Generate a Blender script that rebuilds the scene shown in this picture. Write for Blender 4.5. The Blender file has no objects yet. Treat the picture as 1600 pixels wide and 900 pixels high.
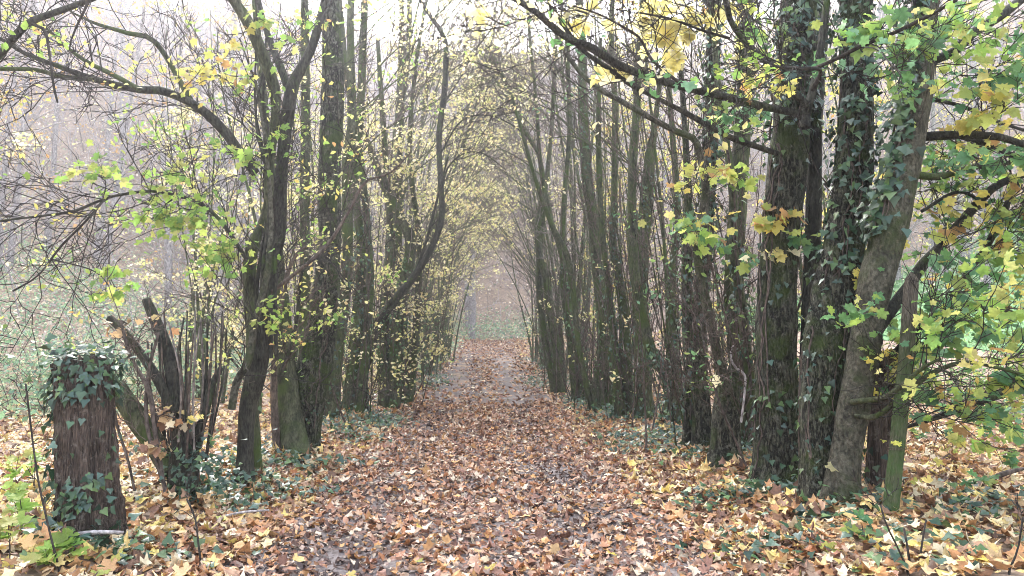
import bpy, math, random
import numpy as np
from mathutils import Matrix, Vector

rng = np.random.default_rng(11)
random.seed(11)
scene = bpy.context.scene
COL = scene.collection

# ------------------------------------------------------------------ camera
FPX = 1164.0                      # focal length in pixels of the 1600 px wide photograph
PITCH = math.radians(4.42)
CAM = np.array([0.0, 0.0, 1.60])
cd = bpy.data.cameras.new('camera'); cam = bpy.data.objects.new('camera', cd); COL.objects.link(cam)
cam.location = CAM; cam.rotation_euler = (math.pi/2 + PITCH, 0, 0)
cd.sensor_width = 36.0; cd.lens = FPX/1600*36.0; cd.clip_start = 0.05; cd.clip_end = 1500
scene.camera = cam

# ------------------------------------------------------------------ sky, sun, exposure
SUN_EL, SUN_AZ = math.radians(34), math.radians(-24)     # azimuth measured from +Y towards +X
w = bpy.data.worlds.new('World'); scene.world = w; w.use_nodes = True
nt = w.node_tree; nt.nodes.clear()
wo = nt.nodes.new('ShaderNodeOutputWorld'); bg = nt.nodes.new('ShaderNodeBackground')
sky = nt.nodes.new('ShaderNodeTexSky'); sky.sky_type = 'NISHITA'; sky.sun_disc = False
sky.sun_elevation = SUN_EL; sky.sun_rotation = SUN_AZ; sky.air_density = 1.0; sky.dust_density = 4.0; sky.ozone_density = 1.0
hs = nt.nodes.new('ShaderNodeHueSaturation'); hs.inputs['Saturation'].default_value = 0.42   # overcast: nearly white sky
nt.links.new(sky.outputs[0], hs.inputs['Color']); nt.links.new(hs.outputs[0], bg.inputs['Color'])
bg.inputs['Strength'].default_value = 0.15; nt.links.new(bg.outputs[0], wo.inputs['Surface'])
sd = bpy.data.lights.new('sun', 'SUN'); sd.energy = 1.5; sd.angle = math.radians(14); sd.color = (1.0, 0.985, 0.96)
sun = bpy.data.objects.new('sun', sd); COL.objects.link(sun)
sun.rotation_euler = Vector((-math.sin(SUN_AZ)*math.cos(SUN_EL), -math.cos(SUN_AZ)*math.cos(SUN_EL), -math.sin(SUN_EL))).to_track_quat('-Z', 'Y').to_euler()
vs = scene.view_settings; vs.view_transform = 'Standard'; vs.look = 'None'; vs.exposure = 3.05; vs.gamma = 1.0
scene.cycles.max_bounces = 5; scene.cycles.diffuse_bounces = 3; scene.cycles.glossy_bounces = 1
scene.cycles.transmission_bounces = 3; scene.cycles.volume_bounces = 0; scene.cycles.use_denoising = True; scene.cycles.filter_width = 0.95

# ------------------------------------------------------------------ helpers: space
def ray(px, py):
    x = (px-800)/FPX; y = (450-py)/FPX
    return np.array([x, math.cos(PITCH)-y*math.sin(PITCH), math.sin(PITCH)+y*math.cos(PITCH)])
def P(px, py, d):
    r = ray(px, py); return CAM + r*(d/r[1])
def lane(y):
    y = np.asarray(y, float)
    return -0.0387*y + 0.004*np.clip(y-38, 0, 40)**2*0.5 + 0.00*y
def terr(x, y, rough=True):
    x = np.asarray(x, float); y = np.asarray(y, float)
    u = x - lane(np.clip(y, -30, 70))
    t = np.clip(y-16, 0, None); z = 0.055*(np.sqrt(t*t+25)-5)
    t = np.clip(y-60, 0, None); z = z + 0.85*(np.sqrt(t*t+100)-10)
    a = np.abs(u); s = np.clip((a-1.9)/1.4, 0, 1); z = z + 0.20*s*s*(3-2*s)
    h = np.clip(-u-9.5, 0, None); z = z + 0.42*(np.sqrt(h*h+9)-3); h = np.clip(-u-22, 0, None); z = z + 0.55*(np.sqrt(h*h+36)-6)
    h = np.clip(u-10.5, 0, None); z = z + 0.26*(np.sqrt(h*h+9)-3); h = np.clip(u-34, 0, None); z = z + 0.40*(np.sqrt(h*h+36)-6)
    z = 90*np.tanh(z/90)
    if rough:
        z = z + 0.02*np.sin(1.9*x+0.6*y)+0.018*np.sin(2.7*y-1.1*x+1)+0.014*np.sin(4.3*x+3.1*y)
        z = z - 0.035*np.exp(-((a-0.85)/0.28)**2)
    return z
def ground_depth(px, py):
    r = ray(px, py); d = 2.0
    for i in range(4000):
        p = CAM + r*(d/r[1])
        if p[2] <= terr(p[0], p[1]): return d
        d += 0.02
    return d
def norm(v): return v/np.maximum(np.linalg.norm(v, axis=-1, keepdims=True), 1e-9)

# ------------------------------------------------------------------ helpers: meshes and objects
def mesh_np(name, verts, faces, mat, smooth=True):
    """faces: list of (M,k) integer arrays"""
    me = bpy.data.meshes.new(name)
    verts = np.asarray(verts, np.float32).reshape(-1, 3)
    faces = [np.asarray(f, np.int32) for f in (faces if isinstance(faces, list) else [faces]) if len(f)]
    tot = sum(f.size for f in faces); nf = sum(len(f) for f in faces)
    me.vertices.add(len(verts)); me.vertices.foreach_set('co', verts.ravel())
    me.loops.add(tot); me.loops.foreach_set('vertex_index', np.concatenate([f.ravel() for f in faces]))
    me.polygons.add(nf)
    sizes = np.concatenate([np.full(len(f), f.shape[1]) for f in faces])
    me.polygons.foreach_set('loop_start', np.concatenate([[0], np.cumsum(sizes)[:-1]]).astype(np.int32))
    me.polygons.foreach_set('use_smooth', np.full(nf, smooth))
    me.update(calc_edges=True)
    if mat: me.materials.append(mat)
    return me
def add(name, me, parent=None, loc=(0, 0, 0), **tags):
    o = bpy.data.objects.new(name, me); COL.objects.link(o)
    o.location = loc
    if parent is not None: o.parent = parent
    for k, v in tags.items(): o[k] = v
    return o
def thing(name, label, cat, base, group=None):
    o = bpy.data.objects.new(name, None); COL.objects.link(o); o.location = base; o.empty_display_size = 0.2
    o['label'] = label; o['category'] = cat
    if group: o['group'] = group
    return o
class Bag:
    """collects geometry for ONE mesh"""
    def __init__(s): s.v = []; s.f = {}; s.n = 0
    def put(s, v, f):
        v = np.asarray(v, float).reshape(-1, 3); f = np.asarray(f, int)
        if len(v) == 0: return
        s.v.append(v); s.f.setdefault(f.shape[1], []).append(f + s.n); s.n += len(v)
    def mesh(s, name, mat, base=(0, 0, 0), smooth=True):
        return mesh_np(name, np.concatenate(s.v)-np.asarray(base), [np.concatenate(x) for x in s.f.values()], mat, smooth)

def tubes(Pt, R, sides=3, rad=None):
    """Pt (N,n,3), R (N,n): N tubes of n points -> verts, quads"""
    N, n, _ = Pt.shape
    T = np.gradient(Pt, axis=1); T = norm(T)
    m = np.abs(norm(Pt[:, -1]-Pt[:, 0])); ref = np.zeros((N, 3)); ref[np.arange(N), np.argmin(m, axis=1)] = 1
    A = norm(np.cross(T, ref[:, None, :])); B = np.cross(T, A)
    th = np.arange(sides)*2*math.pi/sides
    rr = R[:, :, None] if rad is None else R[:, :, None]*rad
    V = Pt[:, :, None, :] + (A[:, :, None, :]*np.cos(th)[None, None, :, None] + B[:, :, None, :]*np.sin(th)[None, None, :, None])*rr[..., None]
    idx = np.arange(N*n*sides).reshape(N, n, sides); nx = np.roll(idx, -1, axis=2)
    F = np.stack([idx[:, :-1], nx[:, :-1], nx[:, 1:], idx[:, 1:]], axis=-1).reshape(-1, 4)
    return V.reshape(-1, 3), F

def catmull(pts, per):
    pts = np.asarray(pts, float); n = len(pts)
    if n == 2: pts = np.stack([pts[0], (pts[0]+pts[1])/2, pts[1]]); n = 3
    e = np.vstack([2*pts[0]-pts[1], pts, 2*pts[-1]-pts[-2]])
    out = []
    for i in range(n-1):
        p0, p1, p2, p3 = e[i:i+4]
        t = np.linspace(0, 1, per, endpoint=False)[:, None]
        out.append(0.5*((2*p1)+(-p0+p2)*t+(2*p0-5*p1+4*p2-p3)*t*t+(-p0+3*p1-3*p2+p3)*t**3))
    out.append(pts[-1:]); return np.vstack(out)

def stem_line(pts4, step=0.09):
    """pts4: (n,4) x y z r -> smooth resampled line"""
    pts4 = np.asarray(pts4, float)
    c = catmull(pts4, 10)
    s = np.concatenate([[0], np.cumsum(np.linalg.norm(np.diff(c[:, :3], axis=0), axis=1))])
    k = max(4, int(s[-1]/step)+1); q = np.linspace(0, s[-1], k)
    return np.stack([np.interp(q, s, c[:, i]) for i in range(4)], axis=1)
def stem_tube(line, sides=12, flute=0.07, flare=0.0, knob=0.05):
    n = len(line); th = np.arange(sides)*2*math.pi/sides; ph = rng.uniform(0, 6.28, 6)
    s = np.concatenate([[0], np.cumsum(np.linalg.norm(np.diff(line[:, :3], axis=0), axis=1))])
    rad = 1 + flute*np.sin(2*th[None]+ph[0]+0.9*s[:, None]) + 0.6*flute*np.sin(3*th[None]+ph[1]-1.3*s[:, None]) + 0.4*flute*np.sin(5*th[None]+ph[2]+2*s[:, None])
    rad = rad*(1+knob*np.sin(s*3.1+ph[3])*np.sin(s*7.7+ph[4]))[:, None]*(1+rng.normal(0, 0.012, (n, sides)))
    if flare: rad = rad*(1+1.5*flare*np.exp(-s/0.17)[:, None]*(1+0.75*np.sin(4*th[None]+ph[5])+0.4*np.sin(7*th[None]+ph[2])))
    V, F = tubes(line[None, :, :3], line[None, :, 3], sides, rad[None])
    top = np.arange((n-1)*sides, n*sides)
    V = np.vstack([V, line[-1, :3]+norm(line[-1, :3]-line[-2, :3])*line[-1, 3]*0.5])
    cap = np.stack([top, np.roll(top, -1), np.full(sides, n*sides)], axis=1)
    return V, F, cap

def grow(starts, dirs, lens, n=5, wander=0.25, up=0.0, r0=0.006, r1=0.0018):
    """N curving twigs"""
    N = len(starts); Pt = np.zeros((N, n, 3)); Pt[:, 0] = starts; d = norm(dirs)
    lens = np.broadcast_to(lens, (N,))
    for i in range(1, n):
        d = norm(d + rng.normal(0, wander, (N, 3)) + np.array([0, 0, up]))
        Pt[:, i] = Pt[:, i-1] + d*(lens/(n-1))[:, None]
    r0 = np.broadcast_to(r0, (N,)); r1 = np.broadcast_to(r1, (N,))
    R = r0[:, None]*(1-np.linspace(0, 1, n))[None] + r1[:, None]*np.linspace(0, 1, n)[None]
    return Pt, R
def along(Pt, k, t0=0.2, t1=1.0):
    """k random points on each polyline -> pos, tangent, t"""
    N, n, _ = Pt.shape
    t = rng.uniform(t0, t1, (N, k)); f = t*(n-1); i = np.clip(f.astype(int), 0, n-2); g = (f-i)[..., None]
    a = np.take_along_axis(Pt, i[..., None], axis=1); b = np.take_along_axis(Pt, (i+1)[..., None], axis=1)
    return (a*(1-g)+b*g).reshape(-1, 3), norm(b-a).reshape(-1, 3), t.ravel()
def side_dirs(T, ang, up=0.25):
    h = rng.normal(0, 1, T.shape); h = norm(h-(h*T).sum(-1, keepdims=True)*T)
    return norm(T*np.cos(ang)[:, None]+h*np.sin(ang)[:, None]+np.array([0, 0, up]))

# ------------------------------------------------------------------ leaf templates
def maple(fine=False):
    if fine:
        half = [(0.05, 0.0), (0.20, -0.10), (0.30, 0.02), (0.46, 0.05), (0.40, 0.15), (0.34, 0.23), (0.45, 0.34), (0.60, 0.42), (0.53, 0.56), (0.56, 0.68), (0.41, 0.64), (0.28, 0.60), (0.27, 0.73), (0.16, 0.82)]
    else:
        half = [(0.42, -0.04), (0.36, 0.22), (0.60, 0.52), (0.29, 0.61)]
    o = [(0.0, 0.02)] + half + [(0.0, 1.0)] + [(-x, y) for x, y in half[::-1]]
    v = np.array([(x, y, 0) for x, y in o] + [(0, 0.33, 0)]); n = len(o)
    f = np.array([(i, (i+1) % n, n) for i in range(n)])
    return v, f
def ivyleaf():
    o = [(0, 0.05), (0.24, -0.08), (0.50, 0.12), (0.28, 0.42), (0, 1.0), (-0.28, 0.42), (-0.50, 0.12), (-0.24, -0.08)]
    v = np.array([(x, y, 0) for x, y in o] + [(0, 0.3, 0.05)]); n = len(o)
    return v, np.array([(i, (i+1) % n, n) for i in range(n)])
def ovate():
    v = np.array([(0, 0, 0), (0.30, 0.35, 0.05), (0.22, 0.7, 0.04), (0, 1, 0), (-0.22, 0.7, 0.04), (-0.30, 0.35, 0.05)], float)
    return v, np.array([(0, 1, 2), (0, 2, 3), (0, 3, 4), (0, 4, 5)])
def diamond():
    v = np.array([(0, 0, 0), (0.36, 0.5, 0.06), (0, 1, 0), (-0.36, 0.5, 0.06)], float)
    return v, np.array([(0, 1, 2), (0, 2, 3)])
MAPLE, MAPLE_F, IVY, OVATE, DIAM = maple(), maple(True), ivyleaf(), ovate(), diamond()

def scatter(tmp, pos, nrm, size, curl=0.25, head=None, crumple=0.05):
    v, f = tmp; N = len(pos); V = len(v)
    L = np.broadcast_to(v, (N, V, 3)).copy()
    a = rng.normal(0, curl, (N, 1)); b = rng.normal(0, curl, (N, 1))
    L[..., 2] += a*L[..., 0]**2*2 + b*(L[..., 1]-0.35)**2 + rng.normal(0, crumple, (N, V))
    L[..., 0] *= rng.uniform(0.75, 1.1, (N, 1))
    nrm = norm(nrm); h = rng.normal(0, 1, (N, 3)) if head is None else head + rng.normal(0, 0.25, (N, 3))
    t = norm(h-(h*nrm).sum(-1, keepdims=True)*nrm); s = np.cross(t, nrm)
    size = np.broadcast_to(size, (N,))[:, None, None]
    W = pos[:, None, :] + size*(L[..., 0:1]*s[:, None]+L[..., 1:2]*t[:, None]+L[..., 2:3]*nrm[:, None])
    F = (f[None]+(np.arange(N)*V)[:, None, None]).reshape(-1, f.shape[1])
    return W.reshape(-1, 3), F

# ------------------------------------------------------------------ materials
def new_mat(name):
    m = bpy.data.materials.new(name); m.use_nodes = True; t = m.node_tree; t.nodes.clear()
    return m, t, t.nodes.new('ShaderNodeOutputMaterial')
def N_(t, kind, **kw):
    n = t.nodes.new(kind)
    for k, v in kw.items():
        if k in n.inputs.keys(): n.inputs[k].default_value = v
        else: setattr(n, k, v)
    return n
def ramp(t, stops, interp='LINEAR'):
    r = t.nodes.new('ShaderNodeValToRGB'); e = r.color_ramp.elements; r.color_ramp.interpolation = interp
    while len(e) > 1: e.remove(e[-1])
    e[0].position = stops[0][0]; e[0].color = (*stops[0][1], 1)
    for p, c in stops[1:]:
        x = e.new(p); x.color = (*c, 1)
    return r
def leaf_mat(name, cols, transl=0.35, rough=0.55, spec=0.3, mottled=0.5):
    m, t, out = new_mat(name); L = t.links.new
    geo = N_(t, 'ShaderNodeNewGeometry'); oi = N_(t, 'ShaderNodeObjectInfo')
    ad = N_(t, 'ShaderNodeMath', operation='ADD'); fr = N_(t, 'ShaderNodeMath', operation='FRACT')
    L(geo.outputs['Random Per Island'], ad.inputs[0]); L(oi.outputs['Random'], ad.inputs[1]); L(ad.outputs[0], fr.inputs[0])
    k = len(cols); rp = ramp(t, [(i/k, c) for i, c in enumerate(cols)], 'CONSTANT'); L(fr.outputs[0], rp.inputs[0])
    f2 = N_(t, 'ShaderNodeMath', operation='MULTIPLY'); f2.inputs[1].default_value = 37.7
    f3 = N_(t, 'ShaderNodeMath', operation='FRACT'); L(fr.outputs[0], f2.inputs[0]); L(f2.outputs[0], f3.inputs[0])
    mr = N_(t, 'ShaderNodeMapRange'); mr.inputs['To Min'].default_value = 0.65; mr.inputs['To Max'].default_value = 1.3; L(f3.outputs[0], mr.inputs['Value'])
    tc = N_(t, 'ShaderNodeTexCoord'); no = N_(t, 'ShaderNodeTexNoise'); no.inputs['Scale'].default_value = 38; no.inputs['Detail'].default_value = 3
    L(tc.outputs['Object'], no.inputs['Vector'])
    m2 = N_(t, 'ShaderNodeMapRange'); m2.inputs['From Min'].default_value = 0.3; m2.inputs['From Max'].default_value = 0.7
    m2.inputs['To Min'].default_value = 1-mottled*0.6; m2.inputs['To Max'].default_value = 1+mottled*0.5; L(no.outputs['Fac'], m2.inputs['Value'])
    mu = N_(t, 'ShaderNodeMath', operation='MULTIPLY'); L(mr.outputs[0], mu.inputs[0]); L(m2.outputs[0], mu.inputs[1])
    hv = N_(t, 'ShaderNodeHueSaturation'); L(rp.outputs[0], hv.inputs['Color']); L(mu.outputs[0], hv.inputs['Value'])
    bs = N_(t, 'ShaderNodeBsdfPrincipled'); bs.inputs['Roughness'].default_value = rough; bs.inputs['Specular IOR Level'].default_value = spec
    L(hv.outputs[0], bs.inputs['Base Color'])
    tr = N_(t, 'ShaderNodeBsdfTranslucent'); L(hv.outputs[0], tr.inputs['Color'])
    mx = N_(t, 'ShaderNodeMixShader'); mx.inputs[0].default_value = transl
    L(bs.outputs[0], mx.inputs[1]); L(tr.outputs[0], mx.inputs[2]); L(mx.outputs[0], out.inputs['Surface'])
    return m
def bark_mat(name, dark, light, moss=None, moss_amt=0.5, scale=9.0, stretch=0.25, bump=0.6, lichen=None, zfade=None, fissure=False):
    m, t, out = new_mat(name); L = t.links.new
    tc = N_(t, 'ShaderNodeTexCoord'); mp = N_(t, 'ShaderNodeMapping'); mp.inputs['Scale'].default_value = (1, 1, stretch)
    L(tc.outputs['Object'], mp.inputs['Vector'])
    n1 = N_(t, 'ShaderNodeTexNoise'); n1.inputs['Scale'].default_value = scale; n1.inputs['Detail'].default_value = 8; n1.inputs['Roughness'].default_value = 0.7
    L(mp.outputs[0], n1.inputs['Vector'])
    vo = N_(t, 'ShaderNodeTexNoise'); vo.inputs['Scale'].default_value = scale*6; vo.inputs['Detail'].default_value = 5; L(mp.outputs[0], vo.inputs['Vector'])
    if fissure:
        n1.inputs['Detail'].default_value = 4
        f1 = N_(t, 'ShaderNodeMath', operation='MULTIPLY_ADD'); L(n1.outputs['Fac'], f1.inputs[0]); f1.inputs[1].default_value = 4.0; f1.inputs[2].default_value = -2.0
        f2 = N_(t, 'ShaderNodeMath', operation='ABSOLUTE'); L(f1.outputs[0], f2.inputs[0]); hgt = f2.outputs[0]
    else: hgt = n1.outputs['Fac']
    rp = ramp(t, [(0.06, dark), (0.42, light)] if fissure else [(0.36, dark), (0.64, light)]); L(hgt, rp.inputs[0])
    fm = N_(t, 'ShaderNodeMapRange'); fm.inputs['From Min'].default_value = 0.32; fm.inputs['From Max'].default_value = 0.68; fm.inputs['To Min'].default_value = 0.45; fm.inputs['To Max'].default_value = 1.6
    L(vo.outputs['Fac'], fm.inputs['Value']); fh = N_(t, 'ShaderNodeHueSaturation'); L(rp.outputs[0], fh.inputs['Color']); L(fm.outputs[0], fh.inputs['Value'])
    col = fh.outputs[0]
    def over(src, c, lo, hi, sc, strength):
        nn = N_(t, 'ShaderNodeTexNoise'); nn.inputs['Scale'].default_value = sc; nn.inputs['Detail'].default_value = 6; nn.inputs['Roughness'].default_value = 0.65
        L(tc.outputs['Object'], nn.inputs['Vector'])
        mr = N_(t, 'ShaderNodeMapRange'); mr.inputs['From Min'].default_value = lo; mr.inputs['From Max'].default_value = hi; mr.inputs['To Max'].default_value = strength
        L(nn.outputs['Fac'], mr.inputs['Value'])
        fac = mr.outputs[0]
        if zfade:
            sx = N_(t, 'ShaderNodeSeparateXYZ'); L(tc.outputs['Object'], sx.inputs[0]); zr = N_(t, 'ShaderNodeMapRange'); zr.inputs['From Min'].default_value = zfade[0]; zr.inputs['From Max'].default_value = zfade[1]; zr.inputs['To Min'].default_value = 1; zr.inputs['To Max'].default_value = 0
            L(sx.outputs['Z'], zr.inputs['Value']); mm = N_(t, 'ShaderNodeMath', operation='MULTIPLY'); L(fac, mm.inputs[0]); L(zr.outputs[0], mm.inputs[1]); fac = mm.outputs[0]
        mx = N_(t, 'ShaderNodeMix', data_type='RGBA'); L(fac, mx.inputs['Factor']); L(src, mx.inputs[6]); mx.inputs[7].default_value = (*c, 1)
        return mx.outputs[2]
    if lichen: col = over(col, lichen, 0.56, 0.66, 16, 0.8)
    if moss: col = over(col, moss, 0.62-0.3*moss_amt, 0.72-0.2*moss_amt, 2.4, 0.85)
    bs = N_(t, 'ShaderNodeBsdfPrincipled'); bs.inputs['Roughness'].default_value = 0.85; bs.inputs['Specular IOR Level'].default_value = 0.25
    L(col, bs.inputs['Base Color'])
    am = N_(t, 'ShaderNodeMath', operation='ADD'); L(hgt, am.inputs[0]); L(vo.outputs['Fac'], am.inputs[1])
    bp = N_(t, 'ShaderNodeBump'); bp.inputs['Strength'].default_value = bump; bp.inputs['Distance'].default_value = 0.06
    L(am.outputs[0], bp.inputs['Height']); L(bp.outputs[0], bs.inputs['Normal']); L(bs.outputs[0], out.inputs['Surface'])
    return m
def ground_mat(name, stops, scale=3.0, fine=40.0, bump=0.5, rough=0.95):
    m, t, out = new_mat(name); L = t.links.new
    tc = N_(t, 'ShaderNodeTexCoord')
    n1 = N_(t, 'ShaderNodeTexNoise'); n1.inputs['Scale'].default_value = scale; n1.inputs['Detail'].default_value = 10; n1.inputs['Roughness'].default_value = 0.75; L(tc.outputs['Object'], n1.inputs['Vector'])
    n2 = N_(t, 'ShaderNodeTexVoronoi'); n2.inputs['Scale'].default_value = fine; L(tc.outputs['Object'], n2.inputs['Vector'])
    sp = N_(t, 'ShaderNodeSeparateColor'); L(n2.outputs['Color'], sp.inputs[0])
    mx = N_(t, 'ShaderNodeMath', operation='MULTIPLY_ADD'); L(sp.outputs[0], mx.inputs[0]); mx.inputs[1].default_value = 0.35
    sb = N_(t, 'ShaderNodeMath', operation='MULTIPLY_ADD'); L(n1.outputs['Fac'], sb.inputs[0]); sb.inputs[1].default_value = 1.2; sb.inputs[2].default_value = -0.25; L(sb.outputs[0], mx.inputs[2])
    rp = ramp(t, stops); L(mx.outputs[0], rp.inputs[0])
    bs = N_(t, 'ShaderNodeBsdfPrincipled'); bs.inputs['Roughness'].default_value = rough; bs.inputs['Specular IOR Level'].default_value = 0.2
    L(rp.outputs[0], bs.inputs['Base Color'])
    bp = N_(t, 'ShaderNodeBump'); bp.inputs['Strength'].default_value = bump; bp.inputs['Distance'].default_value = 0.03
    L(mx.outputs[0], bp.inputs['Height']); L(bp.outputs[0], bs.inputs['Normal']); L(bs.outputs[0], out.inputs['Surface'])
    return m

M = {}
M['soil'] = ground_mat('forest_floor', [(0.2, (0.08, 0.058, 0.045)), (0.5, (0.22, 0.16, 0.12)), (0.8, (0.38, 0.29, 0.21))], 0.9, 14)
M['gravel'] = ground_mat('gravel_track', [(0.2, (0.07, 0.055, 0.05)), (0.5, (0.15, 0.125, 0.118)), (0.85, (0.27, 0.235, 0.225))], 2.0, 30)
M['meadow'] = ground_mat('meadow_grass', [(0.2, (0.07, 0.15, 0.055)), (0.55, (0.11, 0.22, 0.09)), (0.85, (0.18, 0.29, 0.13))], 1.2, 20)
M['litter_path'] = leaf_mat('litter_path', [(0.44, 0.27, 0.175), (0.32, 0.15, 0.085), (0.52, 0.36, 0.25), (0.17, 0.085, 0.06), (0.62, 0.49, 0.37), (0.38, 0.17, 0.08), (0.46, 0.30, 0.21), (0.23, 0.125, 0.095), (0.70, 0.58, 0.43), (0.35, 0.19, 0.125), (0.52, 0.29, 0.12), (0.11, 0.06, 0.045), (0.42, 0.22, 0.125), (0.28, 0.15, 0.11), (0.48, 0.25, 0.10)], 0.12, 0.6)
M['litter_verge'] = leaf_mat('litter_verge', [(0.58, 0.40, 0.22), (0.42, 0.21, 0.09), (0.64, 0.48, 0.20), (0.26, 0.14, 0.08), (0.70, 0.56, 0.36), (0.50, 0.30, 0.15), (0.70, 0.56, 0.18), (0.38, 0.23, 0.15), (0.56, 0.36, 0.17), (0.13, 0.075, 0.05), (0.76, 0.65, 0.44), (0.46, 0.25, 0.12), (0.20, 0.11, 0.075), (0.66, 0.54, 0.30)], 0.15, 0.6)
M['leaf_pale'] = leaf_mat('leaf_pale_yellow', [(0.80, 0.72, 0.34), (0.82, 0.76, 0.42), (0.76, 0.68, 0.26), (0.80, 0.73, 0.30), (0.84, 0.79, 0.54)], 0.6, mottled=0.2)
M['leaf_yellow'] = leaf_mat('leaf_yellow', [(0.74, 0.65, 0.18), (0.66, 0.62, 0.18), (0.56, 0.58, 0.15), (0.74, 0.60, 0.16), (0.48, 0.54, 0.15), (0.72, 0.66, 0.28), (0.50, 0.30, 0.12)], 0.55, mottled=0.3)
M['leaf_lime'] = leaf_mat('leaf_lime', [(0.31, 0.47, 0.10), (0.37, 0.51, 0.12), (0.25, 0.41, 0.09), (0.43, 0.51, 0.13), (0.20, 0.35, 0.09), (0.54, 0.54, 0.18)], 0.55, mottled=0.3)
M['leaf_green'] = leaf_mat('leaf_green', [(0.13, 0.28, 0.10), (0.18, 0.34, 0.13), (0.11, 0.25, 0.12), (0.26, 0.40, 0.12), (0.16, 0.30, 0.17), (0.36, 0.44, 0.12)], 0.45, mottled=0.3)
M['leaf_hedge'] = leaf_mat('leaf_hedge_yellow', [(0.70, 0.65, 0.32), (0.76, 0.70, 0.42), (0.62, 0.60, 0.24), (0.52, 0.55, 0.22), (0.78, 0.73, 0.50), (0.70, 0.58, 0.30)], 0.55, mottled=0.2)
M['leaf_orange'] = leaf_mat('leaf_orange', [(0.60, 0.36, 0.10), (0.66, 0.44, 0.14), (0.50, 0.30, 0.12), (0.66, 0.50, 0.18)], 0.5)
M['leaf_bank'] = leaf_mat('leaf_bank', [(0.22, 0.36, 0.20), (0.28, 0.42, 0.24), (0.36, 0.46, 0.26), (0.18, 0.32, 0.22), (0.58, 0.58, 0.38), (0.48, 0.40, 0.28), (0.26, 0.40, 0.26)], 0.35)
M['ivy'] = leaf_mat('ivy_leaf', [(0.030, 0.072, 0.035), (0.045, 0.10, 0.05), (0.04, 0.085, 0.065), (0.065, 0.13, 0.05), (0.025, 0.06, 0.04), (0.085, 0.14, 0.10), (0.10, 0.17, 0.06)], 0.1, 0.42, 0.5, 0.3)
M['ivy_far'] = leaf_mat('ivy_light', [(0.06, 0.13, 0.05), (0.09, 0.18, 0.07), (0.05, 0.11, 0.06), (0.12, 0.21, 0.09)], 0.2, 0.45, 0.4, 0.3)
MOSS = (0.055, 0.085, 0.02)
M['bark_olive'] = bark_mat('bark_olive', (0.024, 0.027, 0.015), (0.092, 0.097, 0.060), MOSS, 0.55, 9, 0.3, 0.5)
M['bark_dark'] = bark_mat('bark_dark', (0.016, 0.016, 0.013), (0.058, 0.056, 0.044), MOSS, 0.2, 10, 0.3, 0.5)
M['bark_rough'] = bark_mat('bark_rough', (0.012, 0.013, 0.009), (0.098, 0.099, 0.073), MOSS, 0.5, 15, 0.28, 0.9, (0.17, 0.17, 0.14), None, True)
M['bark_grey'] = bark_mat('bark_grey', (0.028, 0.028, 0.020), (0.10, 0.095, 0.072), (0.045, 0.062, 0.022), 0.4, 7, 0.6, 0.6, (0.15, 0.14, 0.11))
M['bark_pole'] = bark_mat('bark_pole', (0.020, 0.024, 0.013), (0.085, 0.09, 0.056), (0.055, 0.085, 0.02), 0.6, 10, 0.3, 0.4)
M['twig'] = bark_mat('twig', (0.045, 0.035, 0.03), (0.12, 0.095, 0.08), None, 0, 6, 0.5, 0.1)
M['twig_lane'] = bark_mat('twig_lane', (0.10, 0.085, 0.075), (0.24, 0.21, 0.19), None, 0, 6, 0.5, 0.1)  # paler twig colour; haze over the distant lane crowns is painted in
M['bark_lane'] = bark_mat('bark_lane', (0.040, 0.044, 0.028), (0.15, 0.155, 0.11), (0.075, 0.10, 0.035), 0.5, 10, 0.3, 0.4)  # lighter copy of the pole bark, distance haze put into its colour
M['twig_dark'] = bark_mat('twig_dark', (0.018, 0.016, 0.014), (0.05, 0.043, 0.037), None, 0, 6, 0.5, 0.1)
M['twig_grey'] = bark_mat('twig_grey', (0.22, 0.20, 0.20), (0.42, 0.39, 0.39), None, 0, 6, 0.5, 0.1)  # background twigs lightened: part of their haze is in this colour
M['wood_old'] = bark_mat('old_post_wood', (0.030, 0.022, 0.018), (0.17, 0.130, 0.106), (0.06, 0.065, 0.035), 0.2, 22, 0.09, 1.0, (0.25, 0.215, 0.185))
M['wood_stake'] = bark_mat('stake_wood', (0.055, 0.047, 0.037), (0.14, 0.12, 0.095), (0.055, 0.115, 0.028), 0.95, 30, 0.05, 0.7, None, (0.9, 1.7))
M['bark_far'] = bark_mat('bark_far', (0.17, 0.155, 0.155), (0.34, 0.315, 0.31), None, 0, 4, 0.4, 0.2)  # far trunks carry painted haze, paler than the bark nearby

# ================================================================== SETTING
def sheet(name, xs, ys, mat, dz=0.0, fn=None, keep=None):
    X, Y = np.meshgrid(xs, ys, indexing='ij')
    if fn is not None: X = fn(X, Y)
    Z = terr(X, Y)+dz; nx, ny = X.shape
    idx = np.arange(nx*ny).reshape(nx, ny)
    F = np.stack([idx[:-1, :-1], idx[1:, :-1], idx[1:, 1:], idx[:-1, 1:]], axis=-1).reshape(-1, 4)
    o = add(name, mesh_np(name, np.stack([X, Y, Z], -1).reshape(-1, 3), F, mat)); o['kind'] = 'structure'
    return o
def spaced(a, b, n, mid, pw):
    t = np.linspace(-1, 1, n); s = np.sign(t)*np.abs(t)**pw
    return np.where(s < 0, mid+(mid-a)*s, mid+(b-mid)*s)
ground = sheet('ground', spaced(-190, 190, 170, 0, 2.2), spaced(-40, 260, 190, 12, 1.9), M['soil'])
ground['label'] = 'leaf strewn woodland floor rising to wooded banks on both sides'
path = sheet('path', np.linspace(-1.9, 1.9, 40), np.linspace(-12, 62, 300), M['gravel'], 0.012, lambda X, Y: X+lane(Y))
path['label'] = 'gravel lane running away between the two rows of trees'
meadow = sheet('meadow', np.linspace(15.5, 46, 50), np.linspace(14, 62, 70), M['meadow'], 0.05)
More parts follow.
